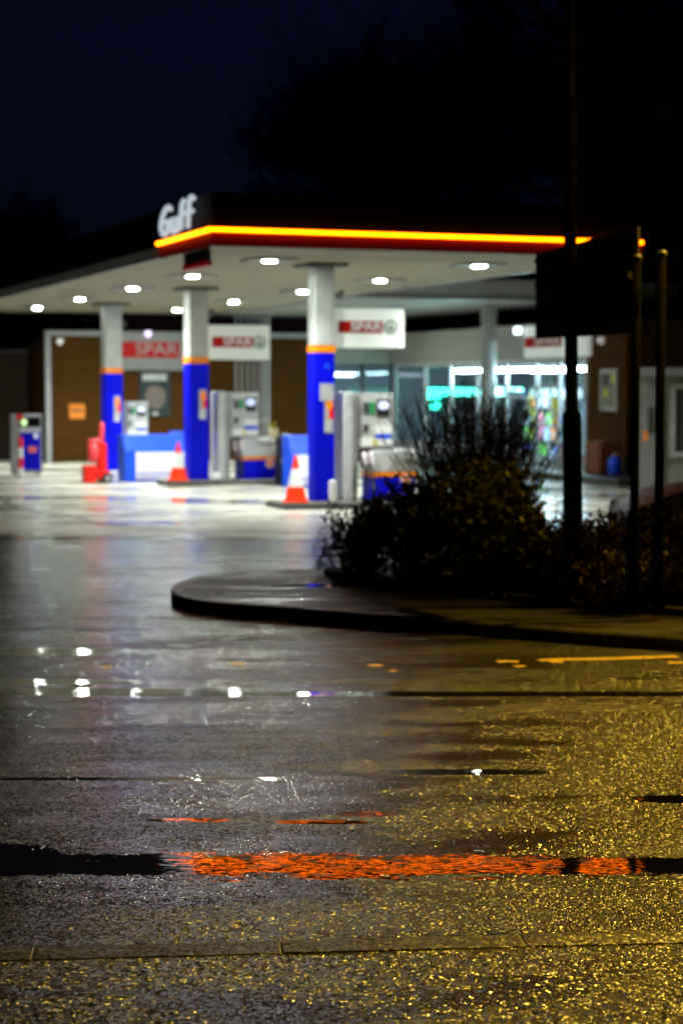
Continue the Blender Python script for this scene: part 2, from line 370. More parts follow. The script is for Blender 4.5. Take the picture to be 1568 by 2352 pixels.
# ------------------------------------------------------------------ fuel canopy
CW, CL, SZ, TZ = U(1474, 0)-.03, 27.6, 4.5, 5.33
can = empty('fuel_canopy', W(0, 0), TH, 'long flat fuel canopy with a glowing orange edge over the forecourt', 'canopy')
b = MB(); b.box(.06, CW-.06, .06, CL-.06, SZ, SZ+.1)
for k in range(1, 14): b.box(.07, CW-.07, k*2-.012, k*2+.012, SZ-.006, SZ)
b.build('soffit', soffit_m, can)
b = MB(); b.box(.06, CW-.06, .06, CL-.06, SZ+.1, TZ-.1); b.build('roof', dgrey, can)
b = MB()
b.box(0, CW, 0, .06, SZ+.193, TZ); b.box(0, .06, .06, CL-.06, SZ+.193, TZ); b.box(CW-.06, CW, .06, CL-.06, SZ+.193, TZ); b.box(0, CW, CL-.06, CL, SZ+.193, TZ)
b.build('fascia', dblue, can)
b = MB(); b.box(-.01, CW, -.012, .05, SZ-.02, SZ+.19); b.box(-.012, .05, .052, 3.25, SZ-.02, SZ+.19); b.build('lower_trim', dred, can, label='dark red trim below the glowing strip')
b = MB(); b.box(-.008, .05, 3.26, CL, SZ-.02, SZ+.19); b.box(CW-.05, CW+.01, .06, CL, SZ-.02, SZ+.19); b.build('lower_trim', lgrey, can)
b = MB()
segs = [0, 2.0, 4.0, 6.0, CW+.05]
for a, c in zip(segs, segs[1:]): b.box(a-.07, c-.085, -.075, -.013, SZ+.21, SZ+.262)
b.box(-.075, -.013, -.006, 3.2, SZ+.21, SZ+.262)
b.build('light_strip', strip_m, can)
b = MB()
for c in segs[1:]: b = MB(); b.box(c-.083, c-.072, -.072, -.013, SZ+.2, SZ+.27); b.build('strip_joint', dblue, can)
# columns
colspec = [(3.22, 3.8, 0.12, 2.87, 2.99), (3.30, 12.4, .12, 2.78, 2.91), (3.33, 20.7, 0.0, 2.62, 2.75)]
for i, (u, v, z0, zb, zt) in enumerate(colspec):
    hw, hd = ((.195, .20), (.22, .25), (.225, .27))[i]
    b = MB(); b.box(u-hw, u+hw, v-hd, v+hd, zt, SZ-.002); c = b.build('column', white, can, bevel=.02)
    b = MB(); b.box(u-hw-.01, u+hw+.01, v-hd-.01, v+hd+.01, zb, zt-.002); b.build('band', orange, c)
    b = MB(); b.box(u-hw-.005, u+hw+.005, v-hd-.005, v+hd+.005, z0, zb-.002); b.build('casing', blue, c, bevel=.02)
    b = MB(); b.box(u-hw-.2, u+hw+.2, v-hd-.2, v+hd+.2, SZ-.06, SZ-.003); b.build('capital', dgrey, c)
    b = MB(); zc = 1.86 if i else 1.75
    if i == 2: zc = 1.68
    b.box(u-.01, u+.16, v-hd-.018, v-hd-.006, zc-.36, zc+.32, 0); b.disc((u+.085, v-hd-.019, zc+.17), .068, .11, mi=1, th=.004)
    b.box(u+.07, u+.16, v-hd-.022, v-hd-.019, zc-.10, zc+.12, 2); b.box(u+.0, u+.10, v-hd-.022, v-hd-.019, zc-.33, zc-.15, 3)
    b.build('badge', [white, orange, red, lgrey], c)
    if i == 0:
        b = MB(); b.box(u-.10, u+.16, v-hd-.025, v-hd-.006, 1.98, 2.29); b.build('notice', white, c)
        b = MB(); b.disc((u+.04, v-hd-.007, 2.62), .05, th=.006); b.build('sticker', lblue, c)
    b = MB(); b.tube([(u+hw, v-.1, SZ-.55), (u+.34, v-.1, SZ-.55)], .02); b.tube([(u+.34, v-.18, SZ-.52), (u+.34, v, SZ-.6)], .045); b.build('camera_mount', dgrey, c)
# Gulf letters: tube strokes on the side fascia (local x' runs along -v)
def stroke(b, pts, r, mi=0):
    P_ = smooth_poly([(p[0], p[1]) for p in pts], 5)
    b.tube([(-.10, 2.90-p.x, p.y) for p in P_], r, 8, mi)
lt = [[[(1.02, .86), (.88, .98), (.62, .93), (.32, .66), (.2, .33), (.32, .06), (.58, 0.02), (.74, .17), (.78, .44), (.55, .44)]],
      [[(1.14, .52), (1.06, .22), (1.14, .03), (1.36, .03), (1.50, .20), (1.56, .52)], [(1.56, .52), (1.52, .2), (1.6, .02)]],
      [[(2.12, 1.02), (1.98, .9), (1.9, .5), (1.86, .02)]],
      [[(2.88, .98), (2.72, 1.06), (2.55, .94), (2.47, .5), (2.42, .0)], [(2.22, .56), (2.78, .56)]]]
gb = empty('letter_sign', W(0, 0), TH, 'four pale glowing letters reading Gulf standing above the orange strip', 'letters')
for nm, st in zip('Gulf', lt):
    b = MB()
    for s_ in st: stroke(b, [(p[0]*.76, SZ+.34+p[1]*.46) for p in s_], .042)
    b.build('letter', letter_m, gb)
# height sign under the corner
hs = empty('clearance_sign', W(0, 0), TH, 'small black hanging sign with a red lower edge under the canopy corner', 'sign')
b = MB(); b.box(.02, .08, .35, 1.75, 4.26, SZ-.03); b.build('board', black, hs)
b = MB(); b.box(.0, .10, .33, 1.77, 4.19, 4.257); b.build('edge_bar', red, hs)

# link canopy to shop
lc = empty('shop_canopy', W(0, 0), TH, 'pale flat canopy linking the fuel canopy with the shop front', 'canopy')
LP = [(8.2, 15.1), (17.5, 15.1), (16.6, 21.3), (13.6, 28.6), (8.2, 28.4)]
b = MB(); b.prism(LP, SZ-.02, SZ+.12); b.build('soffit', offw, lc)
b = MB(); b.prism([(x*1.0, y) for x, y in LP], SZ+.123, SZ+.5); b.build('roof', lgrey, lc)
b = MB(); b.lathe([(.21, .16), (.21, SZ-.023)], 20, cx=13.05, cy=17.6); b.build('column', offw, lc, smooth=False)

# downlights
dl0 = None
def downlight(u, v, z, label, grp):
    global dl0
    if dl0 is None:
        t = empty('downlight', W(u, v, z), TH, label, 'light', grp)
        b = MB(); b.box(-.42, .42, -.42, -.102, -.03, 0); b.box(-.42, .42, .102, .42, -.03, 0); b.box(-.42, -.102, -.102, .102, -.03, 0); b.box(.102, .42, -.102, .102, -.03, 0); b.build('housing', grey, t)
        b = MB(); b.box(-.10, .10, -.10, .10, -.0305, -.005); b.build('diffuser', lamp_m, t)
        la = bpy.data.lights.new('lamp_beam', 'AREA'); la.shape = 'SQUARE'; la.size = .19; la.energy = 145; la.color = (.93, .98, .92); la.spread = R(118)
        lo = bpy.data.objects.new('lamp_beam', la); COL.objects.link(lo); lo.parent = t; lo.location = (0, 0, -.043)
        dl0 = t; return t
    t = copy_tree(dl0); t.location = W(u, v, z); tag(t, label, 'light', grp); return t
G1 = 'downlights in the fuel canopy'
names = ['closest to the fascia corner', 'second along', 'third along', 'fourth along', 'at the far end']
for k, v in enumerate((2.9, 7.85, 12.75, 18.2, 23.7)):
    downlight(1.92, v, SZ-.008, 'square white downlight in the outer canopy row, ' + names[k], G1)
    downlight(6.0, v, SZ-.008, 'square white downlight in the inner canopy row, ' + names[k].replace('closest to the fascia corner', 'nearest the long glowing strip'), G1)
downlight(10.67, 22, SZ-.03, 'white downlight under the shop canopy above the white hanging sign', G1)

# ------------------------------------------------------------------ shop building
sh = empty('shop_building', W(0, 0), TH, 'brown brick petrol station shop with a brightly lit glazed front', 'building')
u0 = 2.83
b = MB(); b.box(u0, 11.7, 26.6, 26.9, 0, 3.78); b.box(u0, u0+.3, 26.9, 36, 0, 3.78); b.build('brick_wall', brickm, sh)
b = MB(); b.box(13.95, 14.25, 11.6, 13.55, .16, 3.9); b.box(14.25, 24, 11.6, 11.9, 0, 3.9); b.build('brick_wall', brickm, sh)
b = MB(); b.box(u0-.1, 11.9, 26.45, 26.9, 3.783, 3.93); b.box(u0-.12, u0+.03, 26.40, 26.59, 0, 3.78); b.build('edge_trim', grey, sh)
b = MB(); b.box(11.7, 13.9, 26.5, 26.75, 3.0, 3.93); b.box(13.85, 13.98, 13.56, 26.5, 3.0, 3.93); b.build('fascia', offw, sh)
b = MB(); b.box(u0, 24, 26.9, 36, 3.6, 3.78); b.box(14, 24, 11.9, 26.9, 3.62, 3.95); b.build('roof', dgrey, sh)
b = MB(); b.box(14.0, 20, 13.3, 26.4, 2.85, 2.9); b.box(11.7, 20, 26.9, 31, 2.95, 3.0); b.build('ceiling', offw, sh)
b = MB(); b.box(20, 20.2, 11.9, 31, .15, 3.6); b.box(14.3, 20, 13.15, 13.3, .15, 2.84); b.box(11.5, 11.65, 26.9, 31, .15, 2.94); b.box(11.65, 20, 31, 31.2, .15, 3.6)
b.build('inner_wall', mat('inner_wall_paint', (.5, .55, .6), .6), sh)
b = MB(); b.box(14.0, 20, 13.3, 26.6, .1, .158); b.box(11.7, 20, 26.75, 31, .1, .158); b.build('floor', mat('shop_floor', (.4, .4, .4), .3, noise=.1), sh)
glass = bpy.data.materials.new('window_glass'); glass.use_nodes = True; nt = glass.node_tree
for n_ in list(nt.nodes):
    if n_.type == 'BSDF_PRINCIPLED': nt.nodes.remove(n_)
tr = nt.nodes.new('ShaderNodeBsdfTransparent'); tr.inputs[0].default_value = (.9, .95, .97, 1); gl = nt.nodes.new('ShaderNodeBsdfGlossy'); gl.inputs['Roughness'].default_value = .02
fr = nt.nodes.new('ShaderNodeFresnel'); fr.inputs[0].default_value = 1.5; mx = nt.nodes.new('ShaderNodeMixShader')
gg = nt.nodes.new('ShaderNodeNewGeometry'); inv = nt.nodes.new('ShaderNodeMath'); inv.operation = 'SUBTRACT'; inv.inputs[0].default_value = .8; nt.links.new(gg.outputs['Backfacing'], inv.inputs[1]); inv.use_clamp = True
mu = nt.nodes.new('ShaderNodeMath'); mu.operation = 'MULTIPLY'; nt.links.new(fr.outputs[0], mu.inputs[0]); nt.links.new(inv.outputs[0], mu.inputs[1]); nt.links.new(mu.outputs[0], mx.inputs[0]); nt.links.new(tr.outputs[0], mx.inputs[1]); nt.links.new(gl.outputs[0], mx.inputs[2])
nt.links.new(mx.outputs[0], [n_ for n_ in nt.nodes if n_.type == 'OUTPUT_MATERIAL'][0].inputs[0])
def window(v0, v1, z0=.5, name='window', handle=False):
    b = MB(); b.box(13.9, 13.97, v0, v0+.07, z0, 2.99); b.box(13.9, 13.97, v1-.07, v1, z0, 2.99); b.box(13.9, 13.97, v0+.07, v1-.07, z0, z0+.09); b.box(13.9, 13.97, v0+.07, v1-.07, 2.9, 2.99)
    if handle: b.box(13.86, 13.89, v0+.12, v0+.16, .8, 1.7); b.box(13.9, 13.97, v0+.07, v1-.07, 2.2, 2.28)
    f = b.build(name, lgrey, sh); b = MB(); b.box(13.93, 13.94, v0+.07, v1-.07, z0+.09, 2.9); b.build('pane', glass, f)
for a, c in ((13.57, 15.1), (16.45, 18.3), (18.3, 20.2), (20.2, 22.1), (22.1, 24.0), (24.0, 26.4)): window(a, c)
window(15.1, 16.45, .16, 'door', True)
b = MB(); b.box(13.88, 13.96, 13.57, 15.1, .16, .498); b.box(13.88, 13.96, 16.45, 26.5, .16, .498); b.build('plinth', lgrey, sh)
b = MB(); b.box(11.72, 11.8, 26.55, 26.62, .3, 2.99); b.box(12.78, 12.86, 26.55, 26.62, .3, 2.99); b.box(13.78, 13.87, 26.55, 26.62, .3, 2.99); b.box(11.8, 13.78, 26.55, 26.62, .16, .3)
f = b.build('window', dgrey, sh, label='grey framed window between the brick wall and the shop front'); b = MB(); b.box(11.8, 13.78, 26.58, 26.59, .3, 2.99); b.build('pane', glass, f)
# raised step in front of the shop
b = MB(); b.prism([(11.9, 8.2), (13.84, 8.2), (13.84, 26.5), (12.2, 26.5)], 0, .16); o = b.build('shop_step', kerb_m, kind='structure'); o.location = W(0, 0); o.rotation_euler = (0, 0, TH)

def site(name, label, cat, group=None): return empty(name, W(0, 0), TH, label, cat, group)
# ceiling lights in shop
for k, (v0, v1, u, z) in enumerate([(V(1118, 14.2), V(1052, 14.2), 14.2, 2.73), (V(1245, 14.2), V(1142, 14.2), 14.2, 2.73), (V(1294, 14.2), V(1248, 14.2), 14.2, 2.73), (13.6, V(1322, 14.2), 14.2, 2.73), (17.4, 19.2, 16.6, 2.76), (14.3, 16.2, 16.8, 2.76), (21, 23.5, 17.3, 2.76)]):
    lab = ['long tube light behind the twiggy bush, beside the round white column', 'longest tube light between round white column and shop door', 'short tube light over the shop door', 'tube light in the shop beside the brown brick pier',
           'tube light deeper inside the shop behind the column', 'tube light deeper inside behind the shop door', 'tube light deepest inside the shop above the teal glow'][k]
    t = site('ceiling_light', lab, 'light', 'tube lights in the shop'); b = MB(); b.box(u-.1, u+.1, v0, v1, z+.03, z+.08); b.build('housing', white, t)
    b = MB(); b.box(u-.07, u+.07, v0+.04, v1-.04, z-.04, z+.028); b.build('tube', tube_m, t)
tube2 = emis('dim_tube', (.75, .85, 1), 5)
t = site('ceiling_light', 'row of white tube lights seen through the window above the second pump', 'light', 'tube lights in the shop')
b = MB(); b.box(11.95, 13.55, 28.5, 28.6, 2.70, 2.76); b.build('housing', white, t)
b = MB(); b.box(12.25, 13.3, 28.48, 28.62, 2.60, 2.70); b.box(11.9, 12.2, 28.8, 28.9, 2.62, 2.70); b.build('tube', tube2, t)
# shop teal band
t = site('light_band', 'teal glowing band over the chilled shelves seen through the twigs', 'light')
b = MB()
for a, c, z, h in ((25.2, 26.2, 1.88, .34), (25.3, 25.9, 1.55, .2), (22.9, 25.0, 2.0, .22), (19.4, 22.6, 2.0, .22)): b.box(14.9, 14.96, a, c, z, z+h)
b.build('panel', teal_m, t); b = MB(); b.box(14.965, 15.0, 20.0, 26.3, 1.5, 2.3); b.build('backing', dgrey, t)
# shelves + goods
random.seed(11)
pal = [('white', (.8, .8, .82)), ('blue', (.03, .12, .75)), ('orange', (.9, .25, .02)), ('yellow', (.85, .85, .05)), ('pink', (.85, .25, .35)), ('pale blue', (.35, .6, .9)), ('tan', (.6, .35, .12)), ('green', (.2, .6, .1))]
units = [(15.3, 13.7, 15.2, 'beside the brick pier'), (16.9, 15.3, 16.7, 'facing the shop door'), (15.2, 16.9, 18.6, 'behind the window next to the door'), (15.2, 18.8, 20.0, 'behind the round white column')]
for ui, (u, va, vb, where) in enumerate(units):
    t = site('shelf_unit', 'white shop shelving unit ' + where, 'shelves', 'shelving units in the shop')
    b = MB(); b.box(u+.3, u+.34, va, vb, .16, 2.2); b.build('back_panel', white, t)
    for z in (.3, .75, 1.2, 1.65): b = MB(); b.box(u, u+.3, va, vb, z, z+.03); b.build('shelf', white, t)
    k = 0
    for z in (.33, .78, 1.23, 1.68):
        v = va+.04
        while v < vb-.3:
            w = random.uniform(.22, .4); h = random.uniform(.25, .38); nm, c = random.choice(pal)
            o = MB(); bott = random.random() < .4
            if bott: o.lathe([(w*.3, z), (w*.3, z+h*.6), (w*.12, z+h*.8), (w*.12, z+h)], 10, cx=u+.14, cy=v+w/2)
            else: o.box(u+.02, u+.26, v, v+w-.02, z, z+h); o.box(u+.012, u+.019, v+.03, v+w-.05, z+h*.3, z+h*.6, 1)
            g = o.build('bottle' if bott else 'product_box', [mat('pack_'+nm.replace(' ', '_'), c, .4), white], bevel=.008 if not bott else 0,
                        label=f"{nm} {'bottle' if bott else 'packet'} on the shop shelves {where}", cat='bottle' if bott else 'packet', group=f"{nm} {'bottles' if bott else 'packets'} on the shelves {where}")
            g.location = W(0, 0); g.rotation_euler = (0, 0, TH); v += w+.02
# posters on the shop glass
for (v0, v1, z0, z1, c, lab) in ((13.75, 14.8, 1.5, 1.95, 'pale blue', 'white and blue poster on the window beside the brick pier'), (15.15, 15.45, 1.35, 2.0, 'yellow', 'yellow poster on the shop door edge'), (17.0, 18.0, 1.9, 2.15, 'pale blue', 'pale blue window sticker above the bush beside the door')):
    o = MB(); o.box(13.86, 13.885, v0, v1, z0, z1, 0); o.box(13.85, 13.859, v0+.05, v1-.05, z0+.05, (z0+z1)/2, 1)
    g = o.build('poster', [mat('pack_'+c.replace(' ', '_')), mat('pack_white')], label=lab, cat='poster'); g.location = W(0, 0); g.rotation_euler = (0, 0, TH)
# wall lamps etc.
def wall_light(p, lab, em):
    t = empty('wall_light', p, TH, lab, 'light'); b = MB(); b.box(-.06, .06, -.02, .0, -.08, .08); b.build('bracket', grey, t)
    b = MB(); b.lathe([(.05, -.11), (.11, 0), (.09, .07)], 14, M=Matrix.Translation((0, -.13, 0))); b.build('lantern', em, t, smooth=True)
wall_light(W(U(140, 26.5), 26.58, 3.62), 'round pale security light on the brick wall beside the grey downpipe', emis('dim_lantern', (1, .9, .8), .25))
wall_light(W(U(340, 26.4), 26.42, 3.87), 'small bright violet lamp on the trim above the wall sign', emis('violet_lantern', (.8, .6, 1), 1.5))
wall_light(W(13.9, V(1372, 13.9), 3.42), 'pale wall lantern high on the brick pier', emis('dim_lantern2', (1, .9, .85), .22))

# ------------------------------------------------------------------ SPAR signs
def tree_logo(b, x, z, r, y, mi_g, mi_w):
    b.disc((x, y, z), r, mi=mi_g, th=.006); b.disc((x, y-.007, z), r*.74, mi=mi_w, th=.004)
    b.add([(x-r*.42, y-.014, z-r*.38), (x+r*.42, y-.014, z-r*.38), (x, y-.014, z+r*.55)], [(0, 1, 2)], mi_g)
    b.box(x-r*.1, x+r*.1, y-.0145, y-.0125, z-r*.58, z-r*.381, mi_g)
def spar_sign(name, p, rz, w, h, face, rb, lab, depth=.12, logo=True, frame=True):
    t = empty(name, p, rz, lab, 'sign'); b = MB(); b.box(0, w, 0, depth, 0, h); b.build('sign_box', face, t, bevel=.015)
    x0, x1, z0, z1 = rb
    b = MB(); b.box(x0, x1, -.012, -.002, z0, z1); b.build('red_band', signred, t)
    tw = (x1-x0)
    tm = text_mesh('SPAR', (z1-z0)*1.02, .004, 'lettering', mat('pack_white') if logo else mat('sign_text_grey', (.3, .27, .27), .5), t, (x0+tw*.62, -.0165, (z0+z1)/2), offset=.004)
    tm.scale.x = tw*.70/tm.dimensions.x if tm.dimensions.x else 1
    if logo: b = MB(); tree_logo(b, x1+(w-x1)*.38, (z0+z1)/2, (z1-z0)*.62, -.002, 0, 1); b.build('emblem', [dgreen, mat('pack_white')], t)
    return t
spar_sign('hanging_sign', W(3.22+.21, 3.72, 2.96), TH, 1.42, .72, signface2, (.10, .98, .28, .5), 'bright white hanging sign reading SPAR fixed to the nearest blue column')
spar_sign('hanging_sign', W(3.55, 12.32, 2.87), TH, 1.5, .78, signface, (.10, 1.08, .28, .52), 'white hanging sign reading SPAR fixed to the middle blue column')
ua, ub = U(262, 26.5), U(428, 26.5)
spar_sign('wall_sign', W(ua, 26.43, Z(850, 56.5)), TH, ub-ua, 1.15, mat('wall_sign_face', (.22, .22, .22), .4, noise=.08), (.15, ub-ua-.22, .38, .86), 'large wide wall sign reading SPAR on the brown brick wall', logo=False)
vA, vB = V(1208, 13.84), V(1357, 13.84)
spar_sign('shop_sign', W(13.75, vA+0, 3.02), TH-R(90), vA-vB-.05, .86, signface2, (.06, (vA-vB)*.6, .28, .56), 'lit SPAR sign over the shop door with a round emblem')
t = site('floodlight', 'small white floodlight glowing on the fascia beside the sign over the door', 'light')
b = MB(); b.box(13.6, 13.68, vA+.02, vA+.32, 3.68, 3.86); b.build('lamp_glass', emis('flood', (.75, .9, 1), 4), t); b = MB(); b.box(13.685, 13.84, vA+.1, vA+.24, 3.72, 3.8); b.build('bracket', grey, t)

# posters on walls
def U_(px): return U(px, 26.55)
t = site('wall_poster', 'dark framed poster with pale lettering and a pinkish round picture on the brick wall', 'poster')
a, c = U_(322), U_(393); zt, zb = Z(850, 57.3), Z(957, 57.3)
b = MB(); b.box(a, c, 26.54, 26.597, zb, zt); b.build('board', posterbg, t)
b = MB(); b.disc(((a+c)/2, 26.538, zb+.42*(zt-zb)), .33, .36, mi=0, th=.004); b.build('picture', cream, t)
b = MB()
for k in range(7): b.box(a+.1+k*.108, a+.18+k*.108, 26.53, 26.539, zt-.32, zt-.12)
b.box(a+.1, a+.25, 26.53, 26.539, zb+.08, zb+.16); b.box(a+.4, a+.56, 26.53, 26.539, zb+.06, zb+.14); b.build('heading', lgrey, t)
t = site('notice_board', 'orange square notice on the brick wall beyond the red trolley', 'sign')
a, c = U_(161), U_(196); b = MB(); b.box(a, c, 26.55, 26.597, Z(962, 56), Z(928, 56)); b.build('board', mat('orange_notice', (.75, .22, .02), .5), t)
b = MB(); b.box(a+.06, c-.06, 26.54, 26.549, Z(945, 56), Z(940, 56)); b.build('stripe', dgrey, t)
t = site('framed_poster', 'tall white framed notice with yellow patches on the brick pier by the shop', 'poster')
v1_, v0_ = V(1377, 13.9), V(1415, 13.9)
Yp = W(13.9, 13.0).y
zz = lambda py: Z(py, Yp)
b = MB(); b.box(13.88, 13.94, v0_, v0_+.09, zz(943), zz(848)); b.box(13.88, 13.94, v1_-.09, v1_, zz(943), zz(848)); b.box(13.88, 13.94, v0_+.09, v1_-.09, zz(943), zz(934)); b.box(13.88, 13.94, v0_+.09, v1_-.09, zz(857), zz(848)); b.build('frame', white, t)
b = MB(); b.box(13.91, 13.94, v0_+.09, v1_-.09, zz(934), zz(857), 0); b.box(13.905, 13.909, v0_+.12, v0_+.3, zz(880), zz(860), 1); b.box(13.905, 13.909, v1_-.35, v1_-.15, zz(912), zz(895), 1); b.box(13.905, 13.909, v1_-.4, v1_-.12, zz(885), zz(862), 2)
b.build('print', [mat('print_grey', (.2, .2, .16), .5), yellow, dgrey], t)
# vent pipes
t = site('vent_pipes', 'row of tall slim grey vent pipes rising in front of the brick wall', 'pipes')
for k, px in enumerate((543, 556, 570, 583, 595, 606, 617)):
    u = U(px, 25.9); b = MB(); b.tube([(u, 25.9, 0), (u, 25.9, 5.6)], .024 if k < 5 else .045, 8); b.tube([(u, 25.9, 5.6), (u, 25.9, 5.75)], .06, 8); b.build('pipe', grey, t)
b = MB(); b.box(U(538, 25.9), U(622, 25.9), 25.95, 26.0, 3.3, 3.36); b.box(U(538, 25.9), U(622, 25.9), 25.95, 26.0, 1.2, 1.26); b.build('bracket', steel, t)

# ------------------------------------------------------------------ islands & pumps
def island(u0_, u1_, v, z, lab):
    t = site('pump_island', lab, 'island'); b = MB(); b.box(u0_, u1_, v-.62, v+.62, 0, z-.03)
    b.build('base', mat('island_concrete', (.05, .045, .04), .6, noise=.3), t, bevel=.03)
    b = MB(); b.box(u0_+.04, u1_-.04, v-.58, v+.58, z-.029, z); b.build('top', mat('island_top', (.14, .13, .12), .6, noise=.3), t, bevel=.01)
island(U(648, 3.4), 7.2, 3.8, .12, 'raised concrete island under the nearest column, partly behind bushes')
island(U(385, 12.0), 7.0, 12.4, .12, 'raised concrete island under the middle column with a cone at its end')
def make_pump(lab):
    t = empty('fuel_pump', (0, 0, 0), TH, lab, 'fuel pump', 'fuel pumps under the canopy')
    b = MB(); b.box(0, .17, -.30, .30, 0, 2.02); b.build('side_pillar', lgrey, t, bevel=.03)
    b = MB(); b.box(.172, .30, -.22, .22, 0, 1.98); b.box(.30, 1.02, -.20, .22, .9, 2.0); b.build('housing', grey, t, bevel=.015)
    b = MB()
    b.box(.36, .98, -.225, -.202, 1.0, 1.97, 0); b.build('front_panel', lgrey, t, bevel=.01)
    b = MB(); b.box(.40, .50, -.24, -.226, 1.62, 1.83, 0); b.box(.52, .63, -.24, -.226, 1.62, 1.83, 1); b.box(.40, .50, -.24, -.226, 1.28, 1.42, 0)
    b.box(.36, .62, -.245, -.226, 1.00, 1.16, 2); b.box(.645, .97, -.245, -.226, 1.02, 1.14, 2); b.box(.645, .97, -.245, -.226, 1.24, 1.38, 2)
    b.box(.65, .96, -.2455, -.226, 1.15, 1.23, 3); b.box(.60, .66, -.26, -.246, 1.03, 1.14, 4); b.build('label_panel', [dgrey, green, mat('label_white', (.9, .9, .9), .4), lblue, yellow], t)
    b = MB(); b.box(.68, .93, -.24, -.226, 1.56, 1.88); s_ = b.build('display', black, t); b = MB(); b.disc((.80, -.241, 1.77), .105, .08, th=.004); b.build('screen', screen_m, s_)
    b = MB(); b.box(.56, 1.46, -.26, .26, .52, .94); b.build('cabinet', lgrey, t, bevel=.02)
    b = MB(); b.box(.55, 1.47, -.27, .27, .44, .518); b.build('stripe', orange, t)
    b = MB(); b.box(.56, 1.44, -.26, .26, 0.0, .438); b.build('lower_cabinet', blue, t, bevel=.015)
    b = MB(); b.disc((1.25, -.262, .36), .11, th=.01, mi=0); b.disc((1.25, -.273, .36), .06, th=.004, mi=1); b.build('badge', [mat('badge_pink', (.8, .5, .55), .4), orange], t)
    b = MB(); b.box(1.0, 1.46, -.33, -.262, .80, .87); b.build('grab_rail', mat('bright_rail', (.9, .9, .9), .15, .9, emit=(1, 1, .9), es=0), t, bevel=.02)
    b = MB(); b.box(.34, .60, -.215, -.19, .62, .96); b.build('nozzle_recess', black, t)
    for k, x in enumerate((.40, .53)):
        b = MB(); b.tube([(x, -.26, .90), (x, -.30, .80), (x, -.27, .68)], [.035, .045, .03], 8); b.tube([(x, -.30, .80), (x, -.40, .70), (x, -.42, .62)], [.02, .018, .015], 6)
        nz = b.build('nozzle', [mat('nozzle_grip_pale', (.7, .6, .65), .35), dgreen][0], t, smooth=True)
        b = MB(); b.tube([(x, -.27, .69), (x+.01, -.33, .35), (x+.03, -.35, .12), (x+.06, -.30, .10), (x+.07, -.25, .45), (x+.07, -.23, .9)], .018, 6); b.build('hose', black, nz, smooth=True)
    return t
p0 = make_pump('grey and blue fuel pump right of the nearest column, half hidden by the bush')
p0['label'] = 'grey and blue fuel pump half hidden by the bush, beneath the bright SPAR sign'
p0.location = W(U(778, 3.9), 3.9, .12)
p1 = copy_tree(p0); p1['label'] = 'grey and blue fuel pump beside the middle column, fully in view'; p1.location = W(U(493, 12.5), 12.5, .12)
p2 = copy_tree(p0); p2['label'] = 'dim grey fuel pump behind the blue bunker beside the farthest column'; p2.location = W(U(262, 21.0), 21.0, -.0); p2.scale = (.9, .9, .93)

# blue bunkers
def bunker(p, w, h, d, lab, sc_=1, grp=None):
    t = empty('storage_bunker', p, TH, lab, 'bunker')
    M_ = Matrix.Identity(4)
    b = MB(); b.add([(0, 0, 0), (w, 0, 0), (w, d, 0), (0, d, 0), (0, 0, h*.66), (w, 0, h*.66), (w, d, h), (0, d, h), (0, d*.35, h), (w, d*.35, h)],
                    [(3, 2, 1, 0), (0, 1, 5, 4), (4, 5, 9, 8), (8, 9, 6, 7), (2, 3, 7, 6), (0, 4, 8, 7, 3), (1, 2, 6, 9, 5)])
    b.build('body', lblue, t, bevel=.02)
    b = MB(); b.box(w*.18, w*.98, -.015, -.002, h*.05, h*.63, 0); b.box(w*.2, w*.8, -.02, -.016, h*.08, h*.22, 1); b.disc((w*.86, -.021, h*.38), .09, .12, mi=2, th=.003); b.disc((w*.86, -.025, h*.38), .05, .07, mi=0, th=.003)
    b.build('front_panel', [mat('bunker_front', (.95, .95, 1), .35), mat('pale_violet', (.5, .5, .75), .4), dgreen], t)
Yb = 14.5
bunker(W(U(287, Yb), Yb, 0.0), 1.50, 1.10, .7, 'long bright blue storage bunker with a white front panel between two columns')
bunker(W(U(402, 15.8), 15.8, 0), .7, 1.15, .6, 'plain blue bunker standing just behind the middle blue column')
bunker(W(U(668, 10.5), 10.5, .0), .75, 1.15, .6, 'narrow blue bunker with a pale notice behind the near cone')
# air machine
ta = empty('air_machine', W(U(26, 18.0), 18.0, .0), TH-R(8), 'blue fronted air and water machine with a round green lit badge at the forecourt edge', 'machine')
b = MB(); b.box(0, .78, -.0, .55, .08, 1.55); b.box(.06, .14, .1, .2, 0, .08); b.box(.62, .7, .1, .2, 0, .08); b.build('cabinet', grey, ta, bevel=.02)
b = MB(); b.box(.22, .73, -.02, -.002, .16, 1.1, 0); b.box(.22, .73, -.02, -.002, 1.24, 1.48, 2); b.box(.22, .73, -.022, -.002, 1.105, 1.235, 1); b.build('front_panel', [blue, mat('machine_white', (.6, .6, .7), .4), dblue], ta)
b = MB(); b.box(.42, .64, -.03, -.022, .60, .76); b.build('red_label', mat('pink_label', (.8, .15, .15), .5), ta)
b = MB(); b.disc((.33, -.024, 1.36), .07, .08, th=.006); b.build('round_badge', emis('green_ring', (.6, 1, .3), 1.3), ta)
b = MB(); b.disc((.62, -.024, 1.02), .055, .07, th=.006); b.build('gauge', emis('gauge_face', (.8, .8, .9), .5), ta)
b = MB(); b.box(.14, .3, -.03, -.003, 1.44, 1.56); b.build('corner_tag', red, ta)
def bollard(p, lab, h=1.0, bands=True, r=.06):
    t = empty('bollard', p, 0, lab, 'bollard'); b = MB()
    if bands:
        for k in range(4): b.lathe([(r, h*k/4), (r, h*(k+1)/4)], 14, mi=k % 2)
    else: b.lathe([(r, 0), (r, h*.95), (r*.6, h)], 14)
    b.build('post', [conew, red] if bands else conew, t, bevel=0)
    b = MB(); b.lathe([(r+.03, 0), (r+.03, .03)], 14); b.build('base_collar', dgrey, t)
